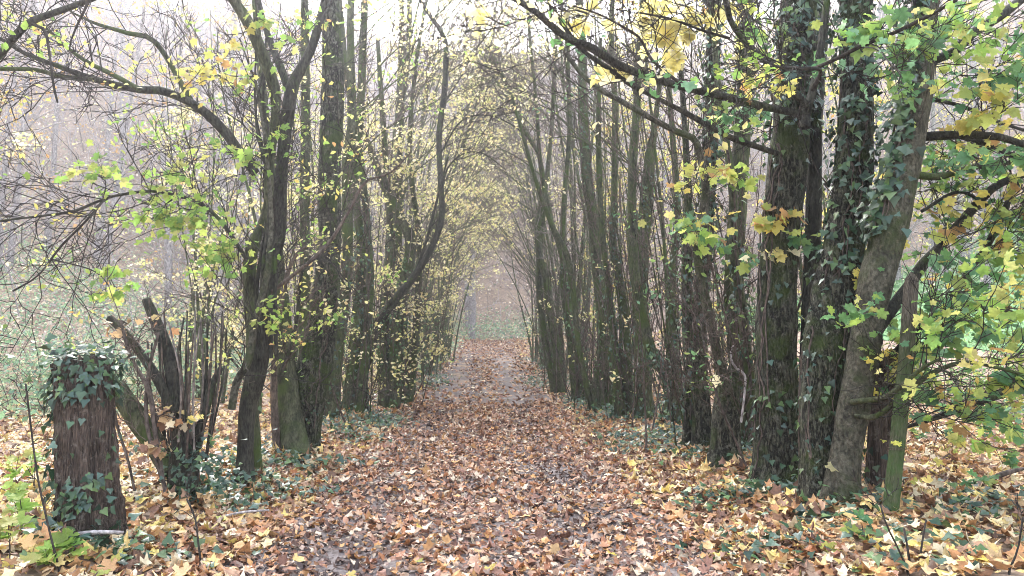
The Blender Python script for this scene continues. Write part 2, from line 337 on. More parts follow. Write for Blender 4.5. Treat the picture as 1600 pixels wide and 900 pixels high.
meadow['label'] = 'bright green grass slope beyond the trees on the right'

# ------------------------------------------------------------------ fallen leaves
def litter_points(n, y0, y1, u0, u1):
    y = y0+(y1-y0)*rng.random(n); u = u0+(u1-u0)*rng.random(n)
    return u, y
def in_view(x, y, pad=0.6): return np.abs(x) < 0.69*y+pad
def put_litter(bag, u, y, size, tmp, lift=0.035, tilt=0.5, curl=0.5):
    x = u+lane(y); k = in_view(x, y); x, y, size = x[k], y[k], size[k]
    z = terr(x, y)+0.014+rng.random(len(x))*lift
    nr = np.stack([rng.normal(0, tilt, len(x)), rng.normal(0, tilt, len(x)), np.ones(len(x))], 1)
    bag.put(*scatter(tmp, np.stack([x, y, z], 1), nr, size, curl, crumple=0.07))
lp, lv = Bag(), Bag()
lw = Bag()
def wet(u, y):                                     # where wheels and feet have ground the leaves to dark mulch
    return np.exp(-((np.abs(u+0.1)-0.95)/0.38)**2)*np.clip(0.45+0.55*np.sin(1.3*y+2*u)*np.sin(0.7*y+1), 0, 1)
for (y0, y1, dens, s0, s1) in ((4.6, 9, 230, 0.045, 0.11), (9, 14, 190, 0.055, 0.12), (14, 20, 120, 0.08, 0.13)):
    n = int((y1-y0)*5.2*dens); u, y = litter_points(n, y0, y1, -2.6, 2.6); k = rng.random(n) > 0.85*wet(u, y)
    put_litter(lp, u[k], y[k], (s0+(s1-s0)*rng.random(n)**1.6)[k], MAPLE, lift=0.03, tilt=0.36, curl=0.45)
    n = int((y1-y0)*5.2*dens*1.1); u, y = litter_points(n, y0, y1, -2.6, 2.6); k = rng.random(n) > 0.6*wet(u, y)
    put_litter(lp, u[k], y[k], rng.uniform(0.035, 0.085, k.sum())*(1 if y0 < 14 else 1.4), OVATE, 0.03, 0.6, 0.6)
    n = int((y1-y0)*5.2*dens*1.2); u, y = litter_points(n, y0, y1, -2.2, 2.2); k = rng.random(n) < 0.15+wet(u, y)
    put_litter(lw, u[k], y[k], rng.uniform(0.03, 0.085, k.sum())*(1 if y0 < 14 else 1.4), OVATE, 0.025, 0.5, 0.6)
M['litter_wet'] = leaf_mat('litter_wet', [(0.085, 0.05, 0.04), (0.13, 0.08, 0.062), (0.06, 0.04, 0.036), (0.20, 0.13, 0.105), (0.26, 0.19, 0.165), (0.10, 0.06, 0.05)], 0.05, 0.5)
add('leaf_mulch', lw.mesh('leaf_mulch', M['litter_wet']), path, kind='stuff')
n = 13000; u, y = litter_points(n, 20, 60, -2.4, 2.4)
trk = np.exp(-((np.abs(u)-0.95)/0.45)**2)*np.clip(1.3-np.abs(y-31)/13, 0, 1)      # bare wheel tracks part way along
k = rng.random(n) > trk*0.93
put_litter(lp, u[k], y[k], rng.uniform(0.10, 0.17, k.sum()), DIAM, 0.02)
for (y0, y1, ua, ub, dens, s0, s1) in ((4.6, 10, 1.7, 7.5, 205, 0.05, 0.13), (10, 16, 1.7, 10, 110, 0.06, 0.135), (16, 26, 1.9, 13, 45, 0.10, 0.16), (26, 60, 1.9, 14, 14, 0.14, 0.2)):
    for sg in (-1, 1):
        n = int((y1-y0)*(ub-ua)*dens); u, y = litter_points(n, y0, y1, ua, ub)
        put_litter(lv, sg*u, y, rng.uniform(s0, s1, n), MAPLE if y0 < 16 else DIAM, 0.045, 0.36, 0.5)
add('leaf_litter', lp.mesh('leaf_litter', M['litter_path']), path, kind='stuff')
add('leaf_litter', lv.mesh('leaf_litter', M['litter_verge']), ground, kind='stuff')

def leaf_mesh(name, mat, k):
    """single leaf for leaves built one by one: lobed blade with a stalk"""
    v, f = MAPLE_F; v = v.copy(); r = np.random.default_rng(k)
    v[:, 2] = r.normal(0, 0.035, len(v)) + r.normal(0.25, 0.5)*v[:, 0]**2 + r.normal(-0.25, 0.4)*(v[:, 1]-0.3)**2 + 0.18*np.abs(v[:, 0])
    v[:, 0] *= r.uniform(0.85, 1.1); v[:, 0] += 0.1*r.normal()*v[:, 1]**2
    st = np.array([(-0.012, 0.05, 0), (0.012, 0.05, 0), (0.05*r.normal()+0.01, -0.5, -0.06), (0.05*r.normal()-0.01, -0.5, -0.06)])
    n = len(v); b = Bag(); b.put(v, f); b.put(st, np.array([(0, 1, 2), (0, 2, 3)]))
    return b.mesh(name, mat)
LEAF = {}
for key in ('litter_path', 'litter_verge', 'leaf_pale', 'leaf_yellow', 'leaf_lime', 'leaf_green'):
    LEAF[key] = [leaf_mesh('leaf_blade', M[key], 7*i+3) for i in range(5)]
def ivy_mesh(mat, k):
    v, f = IVY; v = v.copy(); r = np.random.default_rng(k); v[:, 2] += r.normal(0, 0.03, len(v)) + 0.2*r.normal()*v[:, 0]**2
    return mesh_np('ivy_blade', v, f, mat)
IVYM = [ivy_mesh(M['ivy'], i) for i in range(4)]
def basis(nr, head):
    nr = Vector(nr).normalized(); h = Vector(head); t = h-nr*h.dot(nr)
    if t.length < 1e-4: t = nr.orthogonal()
    t.normalize(); s = t.cross(nr)
    return Matrix((s, t, nr)).transposed().to_4x4()
def leaf_obj(name, me, parent, pos, nr, head, size):
    o = bpy.data.objects.new(name, me); COL.objects.link(o); o.parent = parent
    o.matrix_basis = Matrix.Translation(Vector(pos)) @ basis(nr, head) @ Matrix.Scale(size, 4)
    return o
cnt = 0
while cnt < 300:                                   # the nearest fallen leaves, one by one
    y = 4.75+rng.random()**1.6*3.6; x = rng.uniform(-0.68, 0.68)*y; u = x-float(lane(y))
    on = abs(u) < 1.9
    if on and rng.random() < 0.35: continue
    s = rng.uniform(0.06, 0.105) if on else rng.uniform(0.07, 0.13)
    me = random.choice(LEAF['litter_path' if on and rng.random() < 0.7 else 'litter_verge'])
    if rng.random() < 0.08: me = random.choice(LEAF['leaf_yellow'])
    z = float(terr(x, y))+0.05+0.02*rng.random()
    leaf_obj('fallen_leaf', me, path if on else ground, (x, y, z), (rng.normal(0, 0.3), rng.normal(-0.12, 0.3), 1), rng.normal(0, 1, 3), s)
    cnt += 1

# ================================================================== TREES
def px_line(pts, d, dd=0.0, wob=0.10, ext=0.0, sink=0.0):
    """pixel trace (px, py, width px) -> (n,4) at depth d .. d+dd, optionally extended upwards"""
    n = len(pts); ph = rng.uniform(0, 6.28); out = []
    for i, (px, py, wd) in enumerate(pts):
        f = i/max(1, n-1); dep = d+dd*f+wob*math.sin(ph+3.3*f)*min(1, 3*f)
        p = P(px, py, dep); out.append([*p, wd/2/FPX*dep])
    out = np.array(out)
    if sink: out = np.vstack([[*(out[0, :3]-(0, 0, sink)), out[0, 3]], out])
    if ext:
        t = norm(out[-1, :3]-out[-2, :3]); t = norm(t*0.7+np.array([0, 0, 0.4])); p = out[-1].copy()
        for k in range(1, 5):
            t = norm(t+rng.normal(0, 0.10, 3)); p = np.append(p[:3]+t*ext/4, out[-1, 3]*(1-0.2*k)); out = np.vstack([out, p])
    return out
class Tree:
    def __init__(s, name, label, cat='tree', base=(0, 0, 0), group=None):
        s.base = np.asarray(base, float); s.root = thing(name, label, cat, tuple(s.base), group); s.lines = []; s.tw = Bag(); s.tips = []; s.nleaf = 0; s.lv = {}
    def stem(s, pts4, mat, name='trunk', sides=12, flare=0.0, step=0.09, flute=0.07, twiggy=True, label=None, knob=0.05):
        ln = stem_line(pts4, step); V, F, cap = stem_tube(ln, sides, flute, flare, knob)
        b = Bag(); b.put(V, F); b.f.setdefault(3, []).append(cap)
        o = add(name, b.mesh(name, M[mat], s.base), s.root)
        if label: o['label'] = label
        if twiggy: s.lines.append(ln)
        return ln
    def twigs(s, n1, L1=(0.8, 2.2), n2=5, n3=3, zmin=1.2, up=0.06, rmax=0.010, lines=None, ang=(0.5, 1.2), thin=1.0, sides2=3):
        for ln in (lines or s.lines):
            z = ln[:, 2]-s.base[2]; k = np.where(z > zmin)[0]
            if len(k) < 2: continue
            i = rng.choice(k, n1); T = norm(np.gradient(ln[:, :3], axis=0))[i]
            L = rng.uniform(*L1, n1); D = side_dirs(T, rng.uniform(*ang, n1), 0.1)
            r = np.clip(ln[i, 3]*0.45, 0.0035, rmax)*max(1.0, thin)*1.15
            A, R = grow(ln[i, :3], D, L, (7 if thin < 1.3 else 6) if thin < 3 else 4, 0.16, up, r, 0.0032*thin); s.tw.put(*tubes(A, R, sides2))
            tips = [A[:, -1]]
            if n2:
                p, t, q = along(A, n2, 0.25, 0.98); D2 = side_dirs(t, rng.uniform(0.4, 1.1, len(p)), 0.1)
                B, R2 = grow(p, D2, np.repeat(L, n2)*rng.uniform(0.2, 0.5, len(p))*(1.2-0.6*q), (5 if thin < 1.3 else 4) if thin < 3 else 3, 0.2, 0.04, 0.0050*thin, 0.0026*thin); s.tw.put(*tubes(B, R2, 3))
                tips.append(B[:, -1]); tips.append(B[:, 2])
                if n3:
                    p, t, q = along(B, n3, 0.3, 0.95); D3 = side_dirs(t, rng.uniform(0.4, 1.0, len(p)), 0.1)
                    Cc, R3 = grow(p, D3, rng.uniform(0.1, 0.35, len(p)), 3, 0.2, 0.03, 0.0034*thin, 0.0020*thin); s.tw.put(*tubes(Cc, R3, 3))
                    tips.append(Cc[:, -1])
            s.tips.append(np.concatenate(tips))
    def leaves(s, n, mat, size=(0.05, 0.09), tmp=None, spread=0.12, zmax=99, zmin=-9):
        if not s.tips: return
        t = np.concatenate(s.tips); z = t[:, 2]-s.base[2]; t = t[(z < zmax) & (z > zmin)]
        if not len(t): return
        q = t[rng.integers(0, len(t), max(4, n//14))]; p = q[rng.integers(0, len(q), n)]+rng.normal(0, spread, (n, 3))*np.array([1.2, 1.2, 0.6])
        nr = rng.normal(0, 0.7, (n, 3))+np.array([0, 0, 0.8])
        s.lv.setdefault(mat, Bag()).put(*scatter(tmp or OVATE, p, nr, rng.uniform(*size, n), 0.3))
    def spray(s, start, cx, cy, d, rad, n, mat, size=(0.09, 0.14), dark=True):
        """a leafy branchlet reaching a place, its leaves built one by one"""
        E = P(cx, cy, d); R = rad/FPX*d*1.35; pl = np.concatenate(s.lines)[:, :3]; S = pl[np.argmin(np.linalg.norm(pl-E, axis=1))]
        mid = (S+E)/2+rng.normal(0, 0.08, 3)+np.array([0, 0, 0.12*np.linalg.norm(E-S)])
        c = catmull([S, mid, E], 5); A = c[None]; s.tw.put(*tubes(A, np.linspace(0.008, 0.0035, len(c))[None], 4))
        m = max(4, n//3); p, t, q = along(A, m, 0.35, 1.0)
        D = norm(rng.normal(0, 1, (m, 3))*np.array([1, 0.8, 0.35])+t*0.4); B, R2 = grow(p, D, rng.uniform(0.5, 1.2, m)*R, 5, 0.2, -0.02, 0.004, 0.002); s.tw.put(*tubes(B, R2, 3))
        kk = -(-n//m); p, t, q = along(B, kk, 0.25, 1.0); p, t = p[:n], t[:n]
        k2 = int(n*(0.4 if mat == 'leaf_pale' else 1.1)); pe, te, q = along(B, -(-k2//m), 0.2, 1.0)
        s.lv.setdefault(mat, Bag()).put(*scatter(MAPLE_F, pe+rng.normal(0, 1, pe.shape)*R*np.array([0.55, 0.5, 0.28]), rng.normal(0, 0.5, pe.shape)+np.array([0, -0.6, 0.6]), rng.uniform(*size, len(pe))*0.85, 0.25, te*0.6+np.array([0, 0, -0.9])))
        for a, b in zip(p, t):
            if s.nleaf >= 300: break
            nr = rng.normal(0, 0.45, 3)+np.array([0, -0.8, 0.5]); hd = b*0.6+rng.normal(0, 0.5, 3)+np.array([0, 0, -0.9])
            leaf_obj('leaf', random.choice(LEAF[mat]), s.root, a+rng.normal(0, 0.02, 3)-s.base, nr, hd, rng.uniform(*size)); s.nleaf += 1
    def ivy(s, ln, n, t0, t1, out=0.03, single=0, vines=4, size=(0.05, 0.09), mat='ivy', side=None, part=None):
        """ivy on a stem: climbing vines, leaves; the largest-looking ones singly"""
        m = len(ln); f = t0+(t1-t0)*rng.random(n); i = np.clip((f*(m-1)).astype(int), 0, m-1)
        T = norm(np.gradient(ln[:, :3], axis=0)); A = norm(np.cross(T, np.array([0.03, 1, 0.02]))); B = np.cross(T, A)
        th = rng.uniform(0, 6.28, n) if side is None else rng.normal(side[0], side[1], n)
        nr = A[i]*np.cos(th)[:, None]+B[i]*np.sin(th)[:, None]
        p = ln[i, :3]+nr*(ln[i, 3]*1.03+np.abs(rng.normal(0, out, n)))[:, None]+T[i]*rng.normal(0, 0.03, (n, 1))
        if part is None:
            part = s.root; vb = Bag()
            for q in range(vines):
                k = np.arange(int(t0*(m-1)) if t0 > 0.02 else 0, max(4, int(t1*(m-1)))); k = k[k < m][::2]
                tv = (rng.uniform(0, 6.28) if side is None else rng.normal(side[0], side[1]))+np.cumsum(rng.normal(0, 0.16, len(k)))
                c = ln[k, :3]+(A[k]*np.cos(tv)[:, None]+B[k]*np.sin(tv)[:, None])*(ln[k, 3]*1.04+0.006)[:, None]
                vb.put(*tubes(c[None], np.full((1, len(k)), rng.uniform(0.004, 0.010)), 4))
            part = add('ivy_vine', vb.mesh('ivy_vine', M['twig'], s.base), s.root) if vb.n else s.root
        up = nr*1.0+rng.normal(0, 0.35, (n, 3))+np.array([0, 0, 0.35]); head = -T[i]*0.9+nr*0.3+rng.normal(0, 0.5, (n, 3))
        sz = rng.uniform(*size, n)
        face = (norm(nr)*norm(CAM-p)).sum(1); order = np.argsort(-face*sz/np.linalg.norm(p-CAM, axis=1))
        one = order[:single]; rest = order[single:]
        for j in one: leaf_obj('ivy_leaf', random.choice(IVYM), part, p[j]-s.base, up[j], head[j], sz[j])
        if len(rest):
            b = Bag(); b.put(*scatter(IVY, p[rest], up[rest], sz[rest], 0.15, head[rest], 0.03)); add('ivy_foliage', b.mesh('ivy_foliage', M[mat], s.base), s.root, kind='stuff')
        return part
    def done(s, twmat='twig'):
        if s.tw.n: add('twigs', s.tw.mesh('twigs', M[twmat], s.base), s.root, kind='stuff')
        for mat, b in [q for q in s.lv.items() if q[1].n]: add('foliage', b.mesh('foliage', M[mat], s.base), s.root, kind='stuff')
def ptree(name, label, px, py, cat='tree', d=None, group=None):
    d = d or ground_depth(px, py); b = P(px, py, d); b[2] = terr(b[0], b[1]); t = Tree(name, label, cat, b, group); t.d = d; return t

# ---------- left side: the old post, the coppiced stool, the multi-stemmed tree
def old_post(name, label, px, py, top, w0, w1, lean, ivy_n, single, sides=40):
    t = ptree(name, label, px, py, 'post'); d = t.d
    pts = [(px, py, w0), (px+lean*0.3, py+(top-py)*0.3, w0*0.93), (px+lean*0.7, py+(top-py)*0.7, w0*0.9), (px+lean, top, w1)]
    ln = stem_line(px_line(pts, d, 0, 0.0, sink=0.12), 0.045); n = len(ln)
    th = np.arange(sides)*2*math.pi/sides; s_ = np.linspace(0, 1, n)
    prof = rng.normal(0, 1, sides); prof = 0.75*prof+0.25*np.roll(prof, 1); sw = np.stack([np.roll(prof, int(q)) for q in np.cumsum(rng.random(n) < 0.06)])
    rad = 1+0.05*sw+0.03*rng.normal(0, 1, (n//6+1, sides)).repeat(6, 0)[:n]+0.05*np.sin(2*th+1)[None]+rng.normal(0, 0.012, (n, sides))+0.03*np.sin(9*s_[:, None]+5*th[None])+0.22*np.exp(-s_*9)[:, None]
    V, F = tubes(ln[None, :, :3], ln[None, :, 3], sides, rad[None])
    V = V.reshape(n, sides, 3); V[-1, :, 2] += rng.uniform(-0.06, 0.03, sides); V = V.reshape(-1, 3)
    b = Bag(); b.put(V, F); c = ln[-1, :3]-np.array([0, 0, 0.05]); top_i = np.arange((n-1)*sides, n*sides)
    b.v.append(c[None]); b.n += 1; b.f.setdefault(3, []).append(np.stack([top_i, np.roll(top_i, -1), np.full(sides, n*sides)], 1))
    add('post_wood', b.mesh('post_wood', M['wood_old'], t.base, smooth=False), t.root)
    return t, ln
t, ln = old_post('old_post', 'thick weathered wooden post capped with ivy at the lane edge', 142, 840, 560, 86, 76, -12, 0, 0, 72)
pt = t.ivy(ln, 300, 0.80, 1.0, 0.07, 130, 6, (0.03, 0.08))
t.ivy(ln, 60, 0.05, 0.7, 0.03, 45, 0, (0.03, 0.07), part=pt); t.ivy(ln, 60, 0.25, 0.42, 0.03, 30, 0, (0.035, 0.075), part=pt, side=(1.9, 0.4))
t.ivy(ln, 110, 0.2, 0.9, 0.06, 40, 0, (0.05, 0.09), part=pt, side=(0.2, 0.5))
tp = ln[-1, :3]+rng.normal(0, 1, (140, 3))*np.array([0.15, 0.14, 0.045])+np.array([0, 0, 0.02])
b = Bag(); b.put(*scatter(IVY, tp, rng.normal(0, 0.4, (140, 3))+np.array([0, -0.3, 1]), rng.uniform(0.05, 0.09, 140), 0.15)); add('ivy_foliage', b.mesh('ivy_foliage', M['ivy'], t.base), t.root, kind='stuff')
t.done()

t = ptree('coppice_stool', 'coppiced hedge stool of cut dark stubs and upright bare rods', 285, 775, 'shrub'); d = t.d
t.stem(px_line([(288, 780, 46), (290, 720, 42), (292, 675, 34), (285, 645, 20)], d, 0, 0, sink=0.1), 'bark_dark', 'stool', 16, 0.3, 0.06, 0.16)
for pts, mat in (([(283, 690, 26), (275, 620, 23), (262, 550, 19), (242, 500, 16), (228, 468, 13)], 'bark_dark'),
                 ([(275, 650, 18), (245, 590, 16), (215, 545, 14), (190, 515, 13), (170, 496, 11)], 'bark_dark'),
                 ([(270, 735, 32), (240, 690, 30), (205, 640, 28), (180, 602, 26)], 'bark_olive'),
                 ([(305, 690, 15), (322, 640, 12), (332, 600, 10), (345, 575, 8)], 'bark_dark')):
    t.stem(px_line(pts, d, rng.uniform(-0.2, 0.2), 0.05), mat, 'stub', 12, 0, 0.05, 0.1, False)
for k in range(30):
    x0 = 246+k*3.1+rng.normal(0, 3); x1 = x0+(x0-292)*0.25+rng.normal(0, 6); y1 = rng.uniform(476, 545)
    m_ = (x0+x1)/2+rng.normal(0, 5)
    t.stem(px_line([(x0*0.75+290*0.25, 715+rng.uniform(-40, 20), 3.6), (m_, (690+y1)/2, 3.2), (x1, y1, rng.uniform(1.8, 3.0))], d+rng.uniform(-0.3, 0.3), rng.uniform(-0.2, 0.2), 0.04), random.choice(['twig', 'twig', 'twig_lane', 'bark_dark']), 'rod', 7, 0, 0.12, 0.04, False)
for pts in (([(258, 770, 6), (245, 690, 7), (232, 610, 7), (205, 560, 6), (188, 500, 4)]), ([(262, 775, 6), (235, 690, 6), (228, 640, 6), (232, 580, 5), (248, 520, 4)]), ([(215, 790, 4), (200, 720, 4), (180, 650, 4), (175, 560, 3)])):
    t.stem(px_line(pts, d-0.4, 0.1, 0.05), 'twig', 'rod', 7, 0, 0.1, 0.04)
t.twigs(6, (0.3, 0.9), 3, 2, 0.1, 0.05, 0.004)
b = Bag(); n = 220; p = P(300, 740, d-0.25)+rng.normal(0, 1, (n, 3))*np.array([0.22, 0.12, 0.2]); b.put(*scatter(IVY, p, rng.normal(0, 0.5, (n, 3))+np.array([0, -0.6, 0.5]), rng.uniform(0.04, 0.08, n), 0.15))
add('ivy_foliage', b.mesh('ivy_foliage', M['ivy'], t.base), t.root, kind='stuff')
for cx, cy, n in ((255, 690, 5), (290, 660, 6), (265, 640, 4), (182, 500, 3), (225, 505, 1)):
    t.spray(None, cx, cy, d-0.3, 18, n, 'litter_verge', (0.08, 0.12))
t.done()

t = ptree('multi_stem_tree', 'dark forked multi-stemmed tree with lime green leaf sprays beside the coppiced stool', 381, 760); d = t.d
A = t.stem(px_line([(381, 760, 30), (383, 690, 24), (386, 640, 26), (396, 600, 30), (409, 545, 26), (420, 467, 21), (429, 402, 19), (437, 360, 18), (442, 243, 18), (455, 143, 20), (470, 108, 16), (487, 74, 15), (502, 22, 13), (508, -10, 12)], d, 0.3, 0.1, 3.0, 0.12), 'bark_dark', 'trunk', 14, 0.25, 0.07)
B_ = t.stem(px_line([(452, 160, 12), (446, 126, 12), (427, 78, 11), (414, 40, 9), (402, -10, 8)], d+0.2, 0.4, 0.1, 2.5), 'bark_dark', 'limb', 10)
C_ = t.stem(px_line([(428, 420, 12), (419, 340, 13), (420, 295, 14), (422, 243, 15), (429, 195, 16), (429, 143, 18), (411, 87, 20), (388, 35, 20), (366, 0, 19), (352, -30, 18)], d-0.1, -0.5, 0.1, 3.0), 'bark_olive', 'limb', 12)
D_ = t.stem(px_line([(390, 640, 20), (394, 580, 18), (394, 510, 20), (391, 450, 22), (391, 406, 22), (399, 375, 20), (412, 345, 14), (420, 300, 8)], d+0.2, 0.2, 0.05), 'bark_olive', 'limb', 12)
t.stem(px_line([(398, 735, 22), (397, 680, 20), (394, 640, 18), (392, 600, 14)], d+0.5, 0, 0.0, sink=0.1), 'bark_olive', 'trunk', 10, 0.2)
t.stem(px_line([(362, 640, 12), (370, 597, 13), (386, 570, 13), (393, 540, 12), (397, 510, 12), (411, 458, 10), (420, 406, 9), (424, 340, 7), (418, 260, 6), (412, 200, 5), (398, 120, 4)], d-0.35, 0.1, 0.05), 'bark_grey', 'limb', 10)
for x0 in (405, 412, 424, 432):
    t.stem(px_line([(x0, 560, 6), (x0-3, 440, 6), (x0+rng.normal(0, 8), 300, 5), (x0+rng.normal(-8, 14), 180, 4), (x0+rng.normal(-15, 25), 60, 3)], d-0.2, 0.2, 0.1), 'bark_dark', 'rod', 6, 0, 0.12)
E_ = t.stem(px_line([(400, 272, 15), (372, 235, 16), (350, 205, 16), (310, 168, 14), (258, 143, 13), (220, 140, 12), (180, 132, 10), (140, 121, 9), (90, 103, 7), (40, 84, 6), (0, 60, 5), (-50, 40, 3)], d+0.4, -1.2, 0.05), 'bark_dark', 'branch', 10)
t.stem(px_line([(215, 138, 9), (175, 116, 8), (135, 96, 7), (95, 66, 5), (60, 30, 3)], d-0.3, -0.3, 0.03), 'bark_olive', 'branch', 8)
t.stem(px_line([(300, 160, 9), (245, 68, 8), (200, 52, 7), (150, 37, 5), (110, 18, 3)], d+0.1, -0.6, 0.03), 'bark_olive', 'branch', 8)
t.stem(px_line([(150, 124, 8), (100, 120, 8), (55, 109, 7), (0, 108, 6), (-60, 112, 4)], d-0.6, -0.4, 0.03), 'bark_olive', 'branch', 8)
F_ = t.stem(px_line([(395, 420, 7), (330, 330, 6), (250, 300, 5), (185, 305, 5), (150, 316, 5), (115, 330, 5), (60, 338, 4), (0, 345, 3), (-40, 350, 3)], d-0.2, -0.7, 0.1), 'bark_dark', 'branch', 7)
t.stem(px_line([(160, 315, 4), (130, 350, 4), (95, 385, 4), (60, 430, 3), (20, 455, 3)], d-0.6, -0.2, 0.03), 'twig_dark', 'branch', 6)
t.stem(px_line([(420, 460, 7), (470, 420, 6), (510, 385, 6), (545, 330, 5), (570, 285, 4), (610, 270, 3), (640, 240, 2)], d-0.1, -0.1, 0.1), 'twig', 'branch', 7)
t.twigs(7, (0.6, 1.8), 5, 3, 0.9, 0.02, 0.006)
t.twigs(26, (0.6, 1.6), 6, 3, 0.3, -0.05, 0.005, [E_, F_])
for cx, cy, r, n, mat, src in ((150, 272, 45, 30, 'leaf_lime', None), (250, 268, 50, 34, 'leaf_lime', None), (290, 340, 55, 52, 'leaf_lime', None), (335, 392, 50, 36, 'leaf_lime', None), (250, 352, 40, 26, 'leaf_lime', None), (340, 250, 45, 20, 'leaf_lime', None),
                               (300, 112, 45, 24, 'leaf_yellow', None), (385, 105, 40, 14, 'leaf_lime', None), (345, 55, 40, 12, 'leaf_yellow', None), (180, 462, 28, 18, 'leaf_lime', None), (437, 498, 18, 9, 'leaf_lime', None), (405, 28, 22, 8, 'leaf_lime', None), (500, 30, 25, 8, 'leaf_lime', None), (25, 35, 25, 5, 'leaf_lime', None)):
    t.spray(src, cx, cy, d-0.5-rng.random()*0.3, r, n, mat, (0.065, 0.11))
t.leaves(800, 'leaf_lime', (0.05, 0.09), OVATE, 0.12); t.leaves(700, 'leaf_yellow', (0.04, 0.08), OVATE, 0.12)
t.done('twig_dark')

# the branch reaching in from the upper left belongs to a tree just outside the frame
t = ptree('overhanging_tree', 'dark branch sweeping in over the upper left corner from a tree out of frame', -330, 800); d = t.d
t.stem(px_line([(-330, 800, 44), (-325, 600, 36), (-318, 400, 30), (-300, 200, 26), (-280, 0, 22)], d, 0.2, 0.05, 3.0, 0.1), 'bark_olive', 'trunk', 12, 0.2)
b1 = t.stem(px_line([(-300, 230, 18), (-160, 200, 16), (-60, 140, 13), (0, 85, 12), (25, 55, 12), (48, 34, 11), (90, 18, 10), (132, 3, 9), (190, -20, 7)], d-0.1, -0.5, 0.05), 'bark_dark', 'branch', 10)
t.stem(px_line([(50, 38, 4), (70, 48, 5), (78, 90, 4), (84, 135, 4), (90, 160, 3)], d-0.5, 0, 0.02), 'twig_dark', 'branch', 6)
t.stem(px_line([(140, 0, 5), (125, 30, 4), (112, 60, 3), (108, 80, 2)], d-0.6, 0, 0.02), 'twig_dark', 'branch', 6)
t.twigs(18, (0.4, 1.2), 5, 3, 0.5, -0.04, 0.005, [b1]); t.leaves(120, 'leaf_lime', (0.06, 0.1), OVATE, 0.1); t.done('twig_dark')

# ---------- left row
t = ptree('twisted_tree', 'smooth olive trunk leaning back beside the thick rough trunk', 463, 717); d = t.d
ln = t.stem(px_line([(463, 717, 46), (458, 680, 38), (453, 640, 34), (446, 566, 29), (440, 488, 27), (433, 423, 24), (428, 360, 20), (425, 280, 16), (415, 180, 13), (405, 80, 11), (398, -10, 9)], d, 0.6, 0.08, 2.5, 0.12), 'bark_olive', 'trunk', 14, 0.25, 0.07)
t.stem(px_line([(432, 700, 12), (428, 620, 12), (430, 540, 10), (440, 470, 9), (452, 420, 7), (470, 390, 5), (500, 380, 4)], d-0.1, 0.1, 0.05, sink=0.1), 'twig', 'stem', 8, 0.2)
t.stem(px_line([(440, 580, 6), (460, 520, 6), (468, 460, 6), (474, 420, 5), (505, 395, 4)], d-0.5, 0.1, 0.03), 'bark_dark', 'branch', 7)
t.twigs(9, (0.5, 1.6), 5, 3, 0.8); t.leaves(300, 'leaf_lime', (0.05, 0.09)); t.leaves(200, 'leaf_hedge', (0.05, 0.09)); t.done()

t = ptree('slim_pole_tree', 'slim straight pole tree standing just behind the thick rough trunk', 470, 690, d=12.2); d = t.d
t.stem(px_line([(468, 690, 18), (474, 560, 17), (476, 467, 17), (476, 381, 15), (476, 281, 15), (478, 173, 14), (476, 20, 13), (476, -30, 12)], d, 0, 0.1, 2.5, 0.1), 'bark_pole', 'trunk', 10, 0.2)
t.twigs(12, (0.5, 1.6), 5, 2, 1.2); t.leaves(260, 'leaf_lime', (0.05, 0.09)); t.done()

t = ptree('thick_trunk_tree', 'thick rough brown trunk, mossy near its curved foot, in the near left row', 482, 708); d = t.d
ln = t.stem(px_line([(480, 708, 36), (483, 680, 36), (484, 640, 43), (489, 588, 50), (500, 532, 46), (509, 467, 40), (512, 402, 36), (515, 368, 35), (514, 282, 35), (519, 195, 37), (521, 108, 37), (518, 43, 31), (517, -20, 29)], d, 0.3, 0.05, 3.5, 0.15), 'bark_rough', 'trunk', 22, 0.3, 0.05, 0.05)
mb = Bag(); n = 1500; i = rng.integers(int(0.04*len(ln)), int(0.22*len(ln)), n); th = rng.normal(0.3, 0.55, n)
T = norm(np.gradient(ln[:, :3], axis=0)); A_ = norm(np.cross(T, (0, 1, 0))); B2 = np.cross(T, A_)
nr = A_[i]*np.cos(th)[:, None]+B2[i]*np.sin(th)[:, None]
mb.put(*scatter(DIAM, ln[i, :3]+nr*ln[i, 3][:, None]*1.02, nr+rng.normal(0, 0.6, (n, 3)), rng.uniform(0.012, 0.03, n)))
M['moss'] = leaf_mat('moss', [(0.06, 0.12, 0.015), (0.09, 0.16, 0.02), (0.05, 0.09, 0.015)], 0.2, 0.9)
add('moss', mb.mesh('moss', M['moss'], t.base), t.root, kind='stuff')
t.ivy(ln, 60, 0.05, 0.25, 0.01, 0, 7, (0.03, 0.05))
t.twigs(14, (0.5, 1.7), 5, 3, 0.8, 0.03, 0.006); t.leaves(120, 'leaf_lime', (0.06, 0.1)); t.leaves(250, 'leaf_hedge', (0.05, 0.09)); t.done()

